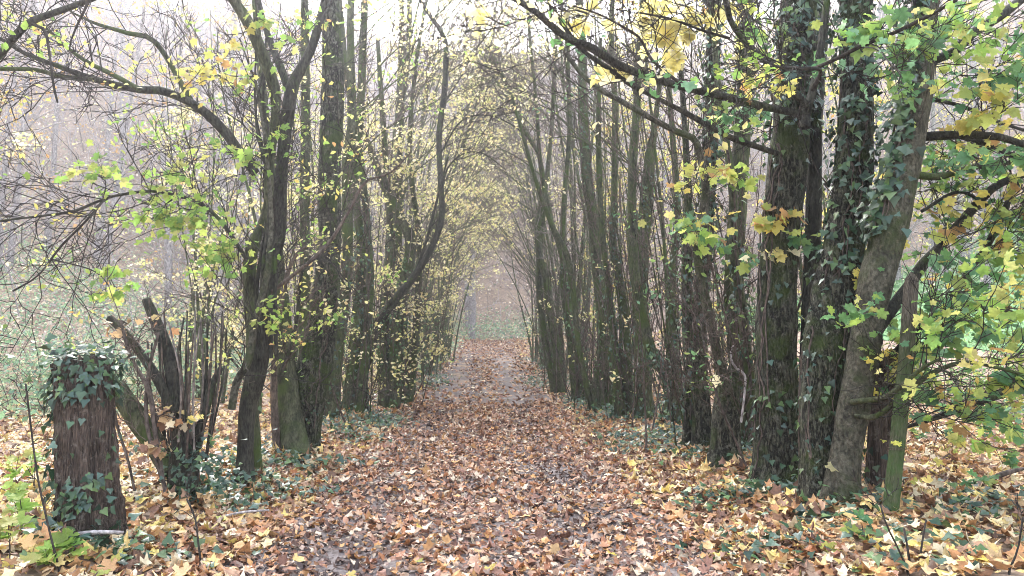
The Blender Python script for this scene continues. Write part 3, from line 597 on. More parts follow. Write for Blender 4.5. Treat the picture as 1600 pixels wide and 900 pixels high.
def simple(name, label, px, py, stems, mat='bark_pole', d=None, tw=10, L1=(0.6, 1.8), lv=(), ivy=None, ext=2.5, dd=0.3, group=None, n2=5, n3=2, twm='twig', thin=1.0):
    t = ptree(name, label, px, py, 'tree', d, group); d = t.d; lines = []
    for k, pts in enumerate(stems):
        low = pts[0][1] > py-60
        lines.append(t.stem(px_line(pts, d+(0 if k == 0 else rng.uniform(-0.25, 0.25)), dd*rng.uniform(-1, 1), 0.12, ext if pts[-1][1] < 60 else 0, 0.12 if low else 0), mat, 'trunk' if k == 0 else ('stem' if low else 'limb'), 11, 0.06 if low else 0, 0.09))
    if ivy:
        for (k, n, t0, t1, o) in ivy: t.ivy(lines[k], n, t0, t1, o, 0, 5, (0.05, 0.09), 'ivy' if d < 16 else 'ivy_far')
    sgn = -1 if t.base[0] > float(lane(t.base[1])) else 1
    for k in range(3 if d > 12.5 else 0):
        i0 = int(len(lines[0])*rng.uniform(0.45, 0.8)); Aq, Rq = grow(lines[0][i0:i0+1, :3], np.array([[sgn*rng.uniform(0.5, 1.1), rng.normal(0.1, 0.35), 1.0]]), rng.uniform(3.0, 5.2), 8, 0.09, -0.05, 0.016, 0.005)
        lines.append(t.stem(np.concatenate([Aq[0], Rq[0][:, None]], 1), mat, 'limb', 6, 0, 0.2, 0.05))
    nmain = len(lines)
    for k in range(11):
        h = rng.uniform(1.4, 8.0); n = 6; f = np.linspace(0, 1, n); o2 = rng.normal(0, 0.28, 2); am = rng.normal(0, 0.22, 4)
        q = np.stack([t.base[0]+o2[0]+am[0]*np.sin(2.5*f)*h/3+am[1]*f*h*0.5, t.base[1]+o2[1]+am[2]*np.sin(2.5*f)*h/3+am[3]*f*h*0.4, t.base[2]-0.08+h*f, rng.uniform(0.007, 0.017)*(1.1-0.7*f)], 1)
        t.stem(q, random.choice([mat, 'twig', 'twig']), 'shoot', 6, 0.1, 0.18, 0.04)
    t.twigs(tw, L1, n2, n3, 0.35, thin=thin*1.2, lines=lines); t.twigs(5, (0.3, 1.1), 4, 1, 0.2, thin=thin*1.2, lines=t.lines[len(lines):])
    for mt, n in lv: t.leaves(n, mt, (0.06, 0.10) if d < 16 else (0.07, 0.12), OVATE if d < 16 else DIAM)
    t.done(twm); return t, lines
simple('ivy_trunk_tree', 'ivy footed trunk curving up close behind the thick rough trunk', 518, 662, [[(515, 660, 26), (526, 553, 22), (537, 467, 19), (543, 402, 17), (543, 260, 17), (550, 195, 15), (548, 108, 13), (548, 10, 11)]], 'bark_olive', tw=14, lv=(('leaf_lime', 160), ('leaf_hedge', 700)), ivy=((0, 260, 0, 0.32, 0.03),))
simple('double_pole_tree', 'pair of slim grey-green poles with ivy at the foot, second beyond the thick trunk', 548, 650, [[(546, 652, 26), (556, 553, 22), (563, 467, 20), (565, 402, 17), (563, 368, 15), (554, 282, 15), (563, 173, 13), (570, -10, 10)], [(560, 640, 16), (572, 540, 13), (578, 440, 12), (572, 330, 11), (560, 220, 10), (540, 100, 8), (530, -10, 7)]], 'bark_pole', tw=12, lv=(('leaf_hedge', 1200),), ivy=((0, 330, 0, 0.36, 0.035), (1, 120, 0, 0.4, 0.03)))
simple('curving_dark_tree', 'thin dark sinuous stem leaning over the lane, then rising straight', 570, 642, [[(568, 642, 18), (566, 590, 17), (575, 555, 16), (590, 507, 14), (616, 469, 13), (645, 435, 12), (667, 401, 11), (683, 367, 10), (691, 334, 10), (688, 274, 9), (686, 211, 9), (694, 148, 9), (697, 84, 8), (692, 55, 7), (667, 17, 6), (650, -10, 5)], [(688, 240, 3), (720, 190, 2.6), (760, 180, 2.2), (800, 195, 2), (830, 220, 1.5)], [(600, 500, 5), (640, 440, 4), (665, 380, 4), (700, 245, 3)], [(690, 300, 3), (700, 262, 2.6), (725, 240, 2.2), (755, 240, 2), (790, 265, 1.5)]], 'bark_dark', tw=9, L1=(0.4, 1.4), lv=(('leaf_hedge', 1300),), ivy=((0, 200, 0, 0.2, 0.05),), twm='twig_dark')
simple('backward_leaning_tree', 'ivy clad trunk bending back towards the left at mid height', 612, 640, [[(611, 640, 26), (618, 553, 22), (624, 490, 19), (631, 448, 18), (639, 410, 17), (641, 372, 17), (624, 338, 16), (603, 296, 14), (586, 253, 12), (570, 211, 10), (545, 140, 8), (530, 60, 7)], [(605, 636, 18), (596, 560, 15), (600, 480, 13), (612, 400, 11), (606, 300, 9), (598, 180, 8), (590, 60, 6)]], 'bark_olive', tw=12, lv=(('leaf_hedge', 1900),), ivy=((0, 380, 0, 0.4, 0.04), (1, 160, 0, 0.5, 0.03)))
simple('forked_pole_tree', 'tall grey pole forking into twin uprights high above the lane', 632, 630, [[(632, 630, 20), (628, 520, 17), (622, 400, 15), (622, 253, 14), (626, 148, 13), (628, 60, 10), (626, -10, 8)], [(625, 165, 10), (637, 90, 10), (640, -10, 8)], [(640, 628, 12), (650, 500, 10), (655, 380, 9), (640, 240, 8), (650, 100, 6), (668, -10, 5)]], 'bark_pole', tw=12, lv=(('leaf_hedge', 1900),), ivy=((0, 350, 0, 0.3, 0.06),))

# ---------- right side: stake, second old post, the near trees
t = ptree('fence_stake', 'green algae covered wooden stake leaning beside the large ivy tree', 1392, 806, 'stake'); d = t.d
ln = stem_line(px_line([(1391, 812, 27), (1400, 720, 25), (1408, 640, 24), (1416, 560, 22), (1421, 480, 20), (1424, 440, 18), (1425, 428, 7)], d, 0.1, 0.0, sink=0.15), 0.05)
V, F, cap = stem_tube(ln, 10, 0.12, 0, 0.02); b = Bag(); b.put(V, F); b.f.setdefault(3, []).append(cap); add('stake_wood', b.mesh('stake_wood', M['wood_stake'], t.base, False), t.root)
w_ = Bag(); q = np.linspace(0, 1, 40); c = ln[int(0.33*len(ln)), :3]; tw_ = np.stack([c[0]+ln[20, 3]*1.15*np.cos(q*14), c[1]+ln[20, 3]*1.15*np.sin(q*14), c[2]+0.03*q], 1); w_.put(*tubes(tw_[None], np.full((1, 40), 0.0022), 4))
M['wire'] = bark_mat('rusty_wire', (0.06, 0.04, 0.03), (0.16, 0.12, 0.1), None, 0, 30, 1, 0.1); add('wire', w_.mesh('wire', M['wire'], t.base), t.root)
t, ln = old_post('old_post', 'dark reddish old wooden post standing behind the green stake', 1378, 778, 548, 44, 38, 2, 0, 0, 28)
t.ivy(ln, 60, 0.0, 0.4, 0.03, 30, 3, (0.05, 0.08)); t.done()

t = ptree('ivy_maple', 'large twin-trunk maple draped with ivy, one smooth trunk leaning right, beside the stake', 1292, 786); d = t.d
bm_ = t.stem(px_line([(1286, 790, 68), (1284, 740, 60), (1283, 650, 60), (1290, 560, 66), (1303, 480, 64), (1318, 390, 56), (1330, 300, 54), (1336, 200, 50), (1338, 100, 48), (1336, 0, 45), (1334, -60, 42)], d+0.1, 0.3, 0.03, 4.0, 0.15), 'bark_rough', 'trunk', 24, 0.35, 0.06, 0.09)
am_ = t.stem(px_line([(1314, 775, 48), (1324, 690, 44), (1336, 620, 45), (1353, 520, 47), (1368, 440, 52), (1385, 380, 54), (1402, 310, 53), (1417, 240, 50), (1430, 170, 46), (1438, 120, 42), (1444, 40, 39), (1448, -40, 37)], d-0.15, -0.1, 0.03, 4.0, 0.15), 'bark_grey', 'trunk', 20, 0.2, 0.06, 0.06)
t.stem(px_line([(1262, 760, 34), (1262, 650, 26), (1264, 540, 25), (1268, 420, 24), (1272, 300, 22), (1275, 180, 20), (1285, 60, 18), (1290, -30, 16)], d+0.9, 0.2, 0.05, 3.0, 0.1), 'bark_dark', 'trunk', 12, 0.2)
p1 = t.ivy(bm_, 900, 0.24, 0.62, 0.06, 120, 7, (0.05, 0.095))
t.ivy(bm_, 230, 0.0, 0.27, 0.03, 60, 16, (0.035, 0.08))
t.ivy(am_, 1000, 0.28, 0.80, 0.08, 130, 5, (0.06, 0.11), side=(0.35, 0.5))
rb = []
for pts, dd, mat in (([(1440, 214, 16), (1470, 212, 15), (1510, 211, 13), (1560, 214, 11), (1600, 226, 10), (1680, 250, 7)], -0.3, 'bark_dark'),
                     ([(1505, 213, 9), (1545, 226, 9), (1575, 240, 9), (1600, 258, 8), (1660, 300, 5)], -0.2, 'bark_dark'),
                     ([(1425, 272, 13), (1470, 276, 11), (1515, 262, 9), (1560, 258, 7), (1620, 240, 5)], 0.5, 'bark_olive'),
                     ([(1345, 560, 22), (1368, 520, 18), (1392, 484, 17), (1420, 446, 16), (1440, 416, 16), (1468, 386, 15), (1508, 340, 14), (1550, 295, 13), (1600, 272, 11), (1680, 240, 8)], 0.3, 'bark_dark'),
                     ([(1395, 555, 10), (1428, 520, 12), (1476, 488, 12), (1492, 460, 11), (1508, 432, 11), (1532, 400, 10), (1556, 360, 10), (1575, 315, 9), (1600, 262, 8), (1640, 200, 6)], 0.2, 'bark_dark'),
                     ([(1330, 628, 9), (1360, 625, 9), (1384, 620, 9), (1412, 600, 8), (1440, 576, 6), (1470, 560, 4)], -0.6, 'bark_olive'),
                     ([(1335, 650, 7), (1365, 652, 9), (1390, 636, 8), (1436, 597, 8), (1472, 576, 7), (1510, 566, 6), (1560, 575, 5), (1620, 592, 4)], -0.7, 'bark_olive'),
                     ([(1400, 672, 4), (1440, 660, 7), (1480, 646, 10), (1520, 632, 12), (1560, 616, 15), (1600, 604, 15), (1680, 580, 15)], 0.6, 'bark_dark'),
                     ([(1440, 470, 7), (1516, 476, 9), (1560, 484, 9), (1600, 494, 9), (1680, 510, 8)], 0.4, 'bark_dark'),
                     ([(1436, 110, 15), (1464, 92, 16), (1492, 80, 16), (1520, 52, 16), (1552, 32, 15), (1580, 12, 15), (1620, -20, 13)], 0.3, 'bark_dark'),
                     ([(1440, 330, 5), (1500, 300, 5), (1560, 330, 5), (1620, 335, 4)], 0.5, 'bark_dark'), ([(1432, 150, 6), (1500, 165, 6), (1560, 190, 5), (1620, 210, 4)], 0.4, 'bark_dark'),
                     ([(1270, 140, 9), (1282, 110, 6), (1250, 107, 6), (1215, 104, 4), (1190, 92, 3)], -0.8, 'twig_dark'), ([(1260, 112, 6), (1300, 95, 6), (1350, 70, 6), (1400, 50, 6), (1450, 25, 6), (1495, 0, 5)], -1.2, 'twig_dark')):
    rb.append(t.stem(px_line(pts, d+(0 if dd > -0.5 else max(-0.3, dd*0.8)), dd, 0.04), mat, 'branch', 9, 0, 0.06))
t.twigs(9, (0.4, 1.3), 5, 3, 0.2, -0.02, 0.005, rb)
t.twigs(6, (0.6, 1.6), 5, 2, 2.6, 0.02, 0.006, [am_, bm_])
for cx, cy, r, n, mat, src in ((1395, 50, 60, 24, 'leaf_green', None), (1340, 40, 45, 10, 'leaf_lime', None), (1450, 90, 50, 18, 'leaf_green', None), (1520, 60, 60, 22, 'leaf_lime', None), (1570, 110, 50, 18, 'leaf_green', None), (1560, 160, 55, 16, 'leaf_yellow', None), (1560, 255, 45, 14, 'leaf_green', None),
                               (1520, 330, 55, 12, 'leaf_yellow', None), (1490, 500, 45, 18, 'leaf_green', None), (1560, 520, 55, 22, 'leaf_green', None), (1470, 545, 55, 26, 'leaf_green', None), (1560, 440, 40, 10, 'leaf_green', None), (1550, 640, 50, 14, 'leaf_green', None), (1585, 400, 40, 12, 'leaf_lime', None), (1450, 605, 40, 10, 'leaf_green', None), (1395, 590, 25, 8, 'leaf_yellow', None),
                               (1590, 590, 40, 14, 'leaf_green', None), (1342, 426, 8, 2, 'leaf_yellow', None), (1590, 320, 40, 10, 'leaf_yellow', None), (1325, 720, 20, 3, 'leaf_pale', None)):
    t.spray(src, cx, cy, d-0.6+rng.random()*0.7-(0.8 if cy < 120 and cx < 1460 else 0), r, n, mat, (0.09, 0.15))
t.leaves(700, 'leaf_lime', (0.05, 0.11), MAPLE_F); t.leaves(550, 'leaf_yellow', (0.05, 0.10), MAPLE_F); t.leaves(900, 'leaf_green', (0.05, 0.11), MAPLE_F); t.done('twig_dark')

t = ptree('broad_trunk_tree', 'broad straight trunk with dark ivy above, left of the twin-trunk maple', 1214, 762); d = t.d
tr = t.stem(px_line([(1216, 768, 86), (1216, 720, 70), (1215, 600, 62), (1215, 450, 60), (1222, 330, 60), (1232, 240, 62), (1240, 150, 60), (1246, 60, 56), (1250, -40, 52)], d, 0.1, 0.02, 4.0, 0.15), 'bark_rough', 'trunk', 22, 0.3, 0.06, 0.07)
t.ivy(tr, 1250, 0.40, 0.78, 0.09, 170, 6, (0.055, 0.10)); t.ivy(tr, 160, 0.0, 0.12, 0.04, 40, 12, (0.05, 0.085)); t.ivy(tr, 90, 0.1, 0.4, 0.02, 30, 6, (0.045, 0.08))
ob = []
for pts, dd, mat, off in (([(1262, 190, 13), (1251, 179, 13), (1195, 167, 13), (1152, 156, 13), (1087, 141, 13), (1033, 127, 13), (991, 112, 13), (962, 99, 14), (940, 84, 14), (919, 72, 13), (890, 61, 12), (864, 42, 11), (835, 17, 10), (801, -4, 9), (740, -40, 6)], -1.7, 'bark_dark', -0.3),
                     ([(1215, 240, 9), (1186, 230, 9), (1147, 217, 9), (1121, 204, 9), (1065, 173, 8), (1016, 148, 7), (983, 131, 7), (949, 106, 7), (907, 76, 6), (881, 42, 5), (860, 10, 4), (850, -20, 3)], -1.0, 'bark_dark', -0.3),
                     ([(1258, 200, 16), (1258, 180, 15), (1270, 140, 13), (1282, 75, 12), (1292, 0, 11), (1300, -60, 9)], 0.0, 'bark_dark', -0.45),
                     ([(1262, 165, 12), (1234, 139, 12), (1212, 108, 12), (1186, 87, 11), (1165, 65, 11), (1143, 35, 10), (1136, 10, 9), (1125, -30, 7)], -0.5, 'bark_dark', -0.5),
                     ([(1070, 136, 5), (1020, 95, 5), (1000, 60, 4), (970, 40, 4), (930, 20, 3), (880, 5, 2)], -0.4, 'twig_dark', -1.4), ([(1140, 60, 5), (1090, 45, 4), (1050, 30, 4), (1000, 20, 3)], -0.3, 'twig_dark', -1.2)):
    ob.append(t.stem(px_line(pts, d+off, dd, 0.03), mat, 'branch', 10, 0, 0.06))
t.twigs(14, (0.4, 1.3), 5, 3, 0.5, 0.0, 0.005, ob[:2]+ob[3:])
for cx, cy, r, n, mat, src in ((965, 92, 24, 12, 'leaf_pale', None), (1030, 50, 36, 20, 'leaf_pale', None), (1075, 45, 28, 14, 'leaf_pale', None), (905, 22, 26, 13, 'leaf_pale', None), (1000, 25, 32, 14, 'leaf_pale', None), (1045, 85, 18, 8, 'leaf_pale', None), (750, 8, 24, 5, 'leaf_pale', None), (1120, 15, 30, 6, 'leaf_yellow', None),
                               (1170, 35, 30, 8, 'leaf_lime', None), (1195, 70, 25, 8, 'leaf_green', None), (1215, 345, 30, 10, 'leaf_yellow', None), (1255, 378, 42, 22, 'leaf_green', None), (1238, 335, 22, 7, 'leaf_yellow', None), (1210, 390, 20, 5, 'leaf_pale', None), (1140, 185, 20, 6, 'leaf_green', None), (1252, 570, 14, 5, 'leaf_pale', None), (1150, 100, 22, 4, 'leaf_pale', None)):
    t.spray(src, cx, cy, (6.6 if cx < 1110 else 7.5)+rng.random()*0.3, r, n, mat, (0.11, 0.175) if mat == 'leaf_pale' else (0.10, 0.16))
t.leaves(120, 'leaf_pale', (0.06, 0.1)); t.leaves(160, 'leaf_green', (0.06, 0.1)); t.done('twig_dark')

t = ptree('bent_limb_tree', 'double stemmed tree whose pale limb bends sharply over towards the lane', 1134, 728); d = t.d
t.stem(px_line([(1134, 730, 56), (1134, 690, 44), (1135, 640, 42), (1138, 605, 34), (1142, 580, 20)], d, 0, 0, sink=0.12), 'bark_rough', 'trunk', 16, 0.3, 0.06)
b1 = t.stem(px_line([(1139, 615, 20), (1126, 570, 17), (1115, 527, 15), (1104, 475, 14), (1093, 423, 13), (1089, 377, 13), (1100, 325, 13), (1102, 282, 12), (1094, 243, 12), (1084, 217, 11), (1056, 205, 10), (1016, 184, 9), (970, 158, 9), (936, 139, 8), (911, 118, 8), (894, 97, 7), (873, 63, 6), (862, 30, 5), (858, 0, 5), (850, -40, 4)], d-0.1, -0.6, 0.05), 'bark_grey', 'limb', 11)
b2 = t.stem(px_line([(1160, 640, 18), (1173, 610, 16), (1167, 553, 15), (1162, 501, 15), (1156, 458, 15), (1147, 402, 15), (1145, 303, 14), (1134, 217, 12), (1126, 173, 11), (1118, 90, 9), (1112, -10, 8)], d, 0.2, 0.05, 2.5), 'bark_pole', 'limb', 11)
t.stem(px_line([(1158, 660, 4), (1163, 620, 4), (1164, 588, 4), (1152, 576, 4), (1144, 566, 3.5), (1142, 550, 3), (1146, 540, 2.5)], d-0.5, 0, 0.01), 'twig_grey', 'dead_branch', 8, 0, 0.03, label='pale hooked dead branch')
t.stem(px_line([(1172, 745, 4), (1150, 690, 4), (1128, 640, 4), (1112, 590, 3), (1100, 540, 3)], d-0.5, 0, 0.02), 'twig', 'rod', 6)
t.ivy(b2, 120, 0.0, 0.5, 0.03, 30, 3)
t.twigs(12, (0.5, 1.5), 5, 3, 0.6, 0.03, 0.006)
for cx, cy, r, n, mat in ((1110, 272, 42, 14, 'leaf_yellow'), (1145, 290, 28, 9, 'leaf_lime'), (1062, 382, 36, 12, 'leaf_lime'), (1098, 342, 24, 7, 'leaf_yellow'), (1060, 360, 25, 8, 'leaf_green'), (1150, 600, 6, 1, 'leaf_pale'), (1180, 405, 25, 8, 'leaf_green')):
    t.spray(None, cx, cy, d-1.2, r, n, mat, (0.09, 0.15))
t.leaves(200, 'leaf_green', (0.06, 0.1)); t.done()

simple('mossy_trunk_tree', 'thick mossy trunk half hidden behind the double stemmed tree', 1168, 700, [[(1168, 705, 34), (1160, 600, 32), (1153, 510, 34), (1147, 440, 30), (1151, 330, 26), (1158, 230, 27), (1163, 150, 27), (1166, 60, 25), (1168, -20, 23)]], 'bark_olive', tw=14, ivy=((0, 260, 0, 0.3, 0.05), (0, 420, 0.5, 0.9, 0.05)), lv=(('leaf_green', 120),))
simple('ivy_column_tree', 'upright trunk wrapped in a full column of ivy with a bare foot', 1100, 702, [[(1099, 704, 34), (1096, 640, 28), (1092, 566, 24), (1098, 440, 20), (1108, 300, 20), (1112, 180, 24), (1116, 60, 22), (1116, -20, 20)], [(1076, 702, 22), (1078, 640, 18), (1080, 560, 16), (1072, 460, 14), (1076, 330, 12), (1070, 200, 10), (1060, 60, 8)]], 'bark_rough', tw=10, ivy=((0, 900, 0.22, 0.85, 0.07), (1, 250, 0.1, 0.6, 0.05)), lv=(('leaf_green', 60),))
simple('bow_stem_tree', 'slim grey stem bowing out from an ivy covered base, then straight up', 1052, 668, [[(1052, 668, 36), (1054, 620, 30), (1050, 591, 22), (1025, 562, 17), (1010, 520, 16), (1000, 469, 15), (990, 418, 15), (987, 342, 14), (989, 253, 14), (995, 169, 13), (997, 105, 12), (1005, 0, 10)], [(1058, 620, 16), (1054, 540, 14), (1050, 440, 12), (1058, 330, 10), (1050, 200, 9), (1042, 80, 7)]], 'bark_pole', tw=9, ivy=((0, 500, 0.0, 0.16, 0.12), (1, 220, 0, 0.6, 0.05)), lv=(('leaf_green', 80), ('leaf_hedge', 80)))
simple('snapped_trunk_tree', 'stout trunk with snapped off top behind the bowing stem', 1005, 655, [[(1008, 656, 30), (1004, 560, 26), (1000, 460, 24), (1003, 384, 22), (1010, 310, 20), (1016, 245, 15), (1024, 190, 9), (1034, 100, 6)]], 'bark_olive', tw=8, L1=(0.3, 0.9), ivy=((0, 420, 0, 0.7, 0.05),))
simple('green_pole_tree', 'slender green-grey pole beside the bowing stem', 982, 650, [[(984, 652, 22), (978, 560, 17), (974, 486, 15), (966, 427, 13), (958, 384, 12), (960, 300, 11), (961, 232, 11), (961, 160, 10), (955, 60, 8), (958, -10, 7)], [(968, 640, 14), (960, 540, 12), (950, 440, 10), (940, 350, 9), (935, 200, 8), (938, 60, 6)]], 'bark_pole', tw=10, ivy=((0, 350, 0, 0.4, 0.05), (1, 200, 0, 0.4, 0.05)), lv=(('leaf_hedge', 120),))
simple('twin_trunk_tree', 'pair of sturdy bare trunks joined low down, midway along the right row', 938, 640, [[(936, 642, 34), (940, 590, 26), (948, 540, 24), (942, 469, 23), (934, 406, 21), (926, 334, 18), (917, 280, 17), (911, 169, 15), (909, 84, 13), (905, -10, 11)], [(962, 636, 24), (955, 580, 22), (950, 540, 20)], [(925, 640, 10), (905, 545, 9), (890, 414, 9), (864, 355, 8), (843, 300, 7), (822, 230, 6), (800, 150, 4)]], 'bark_pole', tw=10, ivy=((0, 260, 0, 0.3, 0.04), (0, 160, 0.4, 0.7, 0.03)), lv=(('leaf_hedge', 100),))
simple('slanting_stem_tree', 'slim slanting stems beside the pair of sturdy bare trunks', 905, 628, [[(919, 630, 16), (910, 585, 13), (900, 545, 11), (890, 510, 10), (886, 439, 10), (874, 384, 9), (860, 342, 8), (845, 260, 7), (838, 160, 6), (826, 40, 5)], [(900, 628, 14), (892, 540, 11), (880, 440, 10), (880, 330, 8), (890, 200, 7), (885, 60, 6)]], 'bark_pole', tw=10, ivy=((0, 150, 0, 0.3, 0.04),), lv=(('leaf_hedge', 100),))
simple('overarching_tree', 'slim tree with one long rod arching high across the lane', 876, 616, [[(877, 617, 17), (871, 553, 14), (858, 477, 12), (854, 439, 11), (843, 397, 10), (841, 355, 10), (846, 321, 9), (850, 287, 8), (841, 241, 7), (826, 215, 7), (808, 175, 6), (790, 130, 6), (768, 84, 6), (747, 38, 5), (736, 5, 4), (725, -30, 3)], [(866, 612, 12), (850, 520, 10), (842, 420, 9), (850, 320, 8), (862, 200, 7), (868, 60, 6)]], 'bark_olive', tw=9, lv=(('leaf_hedge', 80),))

# ---------- the rest of both rows, further down the lane
ORD = ['first', 'second', 'third', 'fourth', 'fifth', 'sixth', 'seventh', 'eighth', 'ninth', 'tenth', 'eleventh', 'twelfth', 'thirteenth', 'fourteenth', 'fifteenth', 'sixteenth', 'seventeenth', 'eighteenth', 'nineteenth', 'twentieth']
def row_tree(label, x, y, group, lean, leaf, nl, hgt=(10, 16), mat='bark_lane', ns=3, r=(0.018, 0.05), name='lane_tree', tw=7, ivyn=160, thin=1.5, arch=0):
    base = np.array([x, y, float(terr(x, y))]); t = Tree(name, label, 'tree', base, group); far = thin > 3; first = None
    for k in range(ns):
        h = rng.uniform(*hgt)*(1 if k < 3 else 0.55); rr = rng.uniform(*r)*(1.3 if k == 0 else 0.85)*(h/10)**0.5; n = 9; f = np.linspace(0, 1, n)
        off = rng.normal(0, 0.24, 2) if k else np.zeros(2); dr = np.array([lean+rng.normal(0, 0.05), rng.normal(0, 0.06)])
        ph = rng.uniform(0, 6.28, 2); amp = rng.uniform(0.12, 0.5, 2) if not far else rng.uniform(0.1, 0.4, 2); fq = rng.uniform(3, 6.5, 2)
        xx = x+off[0]+dr[0]*h*f+arch*rng.uniform(0.8, 2.6)*f**2.6+amp[0]*(np.sin(fq[0]*f+ph[0])-math.sin(ph[0]))*f**0.6
        yy = y+off[1]+dr[1]*h*f+amp[1]*(np.sin(fq[1]*f+ph[1])-math.sin(ph[1]))*f**0.6
        ln = t.stem(np.stack([xx, yy, base[2]-0.1+h*f, rr*(1.12-0.95*f)], 1), mat, 'trunk' if k == 0 else 'stem', 6 if far else 7, 0.2, 0.8 if far else 0.28, 0.08)
        if k == 0: first = ln
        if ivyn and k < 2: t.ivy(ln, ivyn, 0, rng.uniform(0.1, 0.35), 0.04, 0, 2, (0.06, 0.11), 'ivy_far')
    if arch:
        for k in range(6):
            i0 = int(len(first)*rng.uniform(0.22, 0.85)); A, R = grow(first[i0:i0+1, :3], np.array([[arch*rng.uniform(0.3, 1.0), rng.normal(0, 0.35), 1.0]]), rng.uniform(3.2, 6.0), 8, 0.09, -0.05, min(0.02, first[i0, 3]*0.7), 0.006)
            t.stem(np.concatenate([A[0], R[0][:, None]], 1), mat, 'limb', 6, 0, 0.25, 0.05)
    t.twigs(tw, (1.6, 5.0) if far else (0.6, 2.0), 4, 0 if far else 1, 0.4, 0.05, 0.008, thin=thin)
    if nl: t.leaves(nl, leaf, (0.13, 0.22) if far else (0.07, 0.12), DIAM, 0.3 if far else 0.11)
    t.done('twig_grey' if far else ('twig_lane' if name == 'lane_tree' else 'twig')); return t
y, k = 18.6, 0
while y < 43 and k < 18:
    u = -(3.15-0.033*y)+rng.normal(0, 0.15)
    row_tree('slim yellow-leaved tree, %s in the left row beyond the tall forked pole' % ORD[k], u+float(lane(y)), y, 'left row of lane trees', 0.02, 'leaf_hedge', 1500, ns=int(rng.integers(3, 6)), ivyn=130 if y < 30 else 50, arch=1)
    y += rng.uniform(1.0, 1.7); k += 1
y, k = 19.5, 0
while y < 35 and k < 18:
    u = (3.75-0.043*y)+rng.normal(0, 0.15)
    row_tree('slim nearly bare tree, %s in the right row beyond the slanting stems' % ORD[k], u+float(lane(y)), y, 'right row of lane trees', -0.015, 'leaf_hedge', 300, ns=int(rng.integers(3, 6)), ivyn=80, arch=-1)
    y += rng.uniform(1.0, 1.7); k += 1
for side, nn in ((-1, 16), (1, 16)):              # second rank just outside the rows
    for k in range(nn):
        y = 12+28*(k+rng.random()*0.8)/nn; u = side*(3.6+rng.random()*5.5)
        if side > 0 and u+float(lane(y)) > 0.62*y-1: u = 3.8
        row_tree('slender tree outside the %s row of lane trees, %s by distance' % ('left' if side < 0 else 'right', ORD[k]), u+float(lane(y)), y, 'trees outside the %s row' % ('left' if side < 0 else 'right'), 0.0, 'leaf_hedge' if side < 0 else 'leaf_yellow', 1000 if side < 0 else 800, (7, 12), 'bark_olive', 3, (0.02, 0.045), 'slender_tree', 6, 40)

# ---------- background wood on the banks
def wood_tree(kind):
    for _ in range(200):
        if kind == 'left': x, y = rng.uniform(-75, -14), rng.uniform(24, 95)
        elif kind == 'end': x, y = rng.uniform(-26, 30), rng.uniform(58, 120)
        else: x, y = rng.uniform(22, 75), rng.uniform(34, 100)
        if abs(x) < 0.72*y+2: break
    return x, y
WOOD = {'left': ('pale bare tree on the hazy wooded bank beyond the left row', 'trees on the left bank', 'leaf_orange', 60, 320), 'end': ('pale bare tree in the hazy wood closing the end of the lane', 'trees at the end of the lane', 'leaf_hedge', 56, 300), 'right': ('pale yellowing tree on the slope above the green meadow', 'trees above the meadow', 'leaf_yellow', 32, 600)}
for kind, (lab, grp, leaf, nn, nl) in WOOD.items():
    for k in range(nn):
        x, y = wood_tree(kind)
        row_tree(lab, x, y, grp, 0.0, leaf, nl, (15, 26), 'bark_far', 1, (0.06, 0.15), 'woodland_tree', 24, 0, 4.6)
# undergrowth too dense to count
def mass(n, xr, yr, zr, cond=None):
    x = rng.uniform(*xr, n); y = rng.uniform(*yr, n); k = np.abs(x) < 0.72*y+2
    if cond is not None: k &= cond(x, y)
    x, y = x[k], y[k]; return np.stack([x, y, terr(x, y)+rng.uniform(0, 1, len(x))**1.2*zr], 1)
b = Bag()
for xr, yr, n, zr in (((-75, -12), (24, 95), 9500, 26), ((-30, 34), (58, 115), 13000, 32), ((20, 70), (34, 95), 5000, 18)):
    p = mass(n, xr, yr, zr); D = rng.normal(0, 0.55, (len(p), 3))+np.array([0, 0, 1.0])
    A, R = grow(p, D, rng.uniform(1.2, 4.5, len(p)), 3, 0.3, 0.0, rng.uniform(0.014, 0.034, len(p)), 0.010); b.put(*tubes(A, R, 3))
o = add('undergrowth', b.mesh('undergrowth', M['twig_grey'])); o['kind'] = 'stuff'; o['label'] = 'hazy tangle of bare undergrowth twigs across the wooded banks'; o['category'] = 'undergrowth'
def leaf_mass(name, label, mat, parts, tmp=DIAM, size=(0.10, 0.18)):
    b = Bag()
    for args in parts:
        p = mass(*args); b.put(*scatter(tmp, p, rng.normal(0, 0.6, (len(p), 3))+np.array([0, -0.3, 0.8]), rng.uniform(*size, len(p)), 0.2))
    o = add(name, b.mesh(name, M[mat])); o['kind'] = 'stuff'; o['label'] = label; o['category'] = 'undergrowth'
leaf_mass('bank_undergrowth', 'pale green brambles and ivy covering the left bank behind the old post', 'leaf_bank', [(34000, (-30, -7.5), (13, 42), 0.7), (9000, (-45, -14), (34, 62), 1.0)], OVATE, (0.09, 0.17))
M['litter_bank'] = leaf_mat('litter_bank', [(0.56, 0.48, 0.42), (0.64, 0.56, 0.50), (0.46, 0.38, 0.35), (0.68, 0.62, 0.50), (0.60, 0.48, 0.34), (0.38, 0.31, 0.29), (0.40, 0.44, 0.30)], 0.15)
leaf_mass('bank_litter', 'fallen leaves spread over the wooded banks', 'litter_bank', [(22000, (-75, -14), (24, 95), 0.15), (14000, (-26, 30), (60, 115), 0.15), (7000, (40, 75), (40, 100), 0.15)], DIAM, (0.20, 0.38))
leaf_mass('distant_foliage', 'thin yellow foliage through the hazy wood', 'leaf_hedge', [(6000, (-26, 30), (58, 110), 22), (8500, (-70, -13), (22, 90), 14), (6000, (18, 70), (36, 95), 14)], DIAM, (0.12, 0.22))
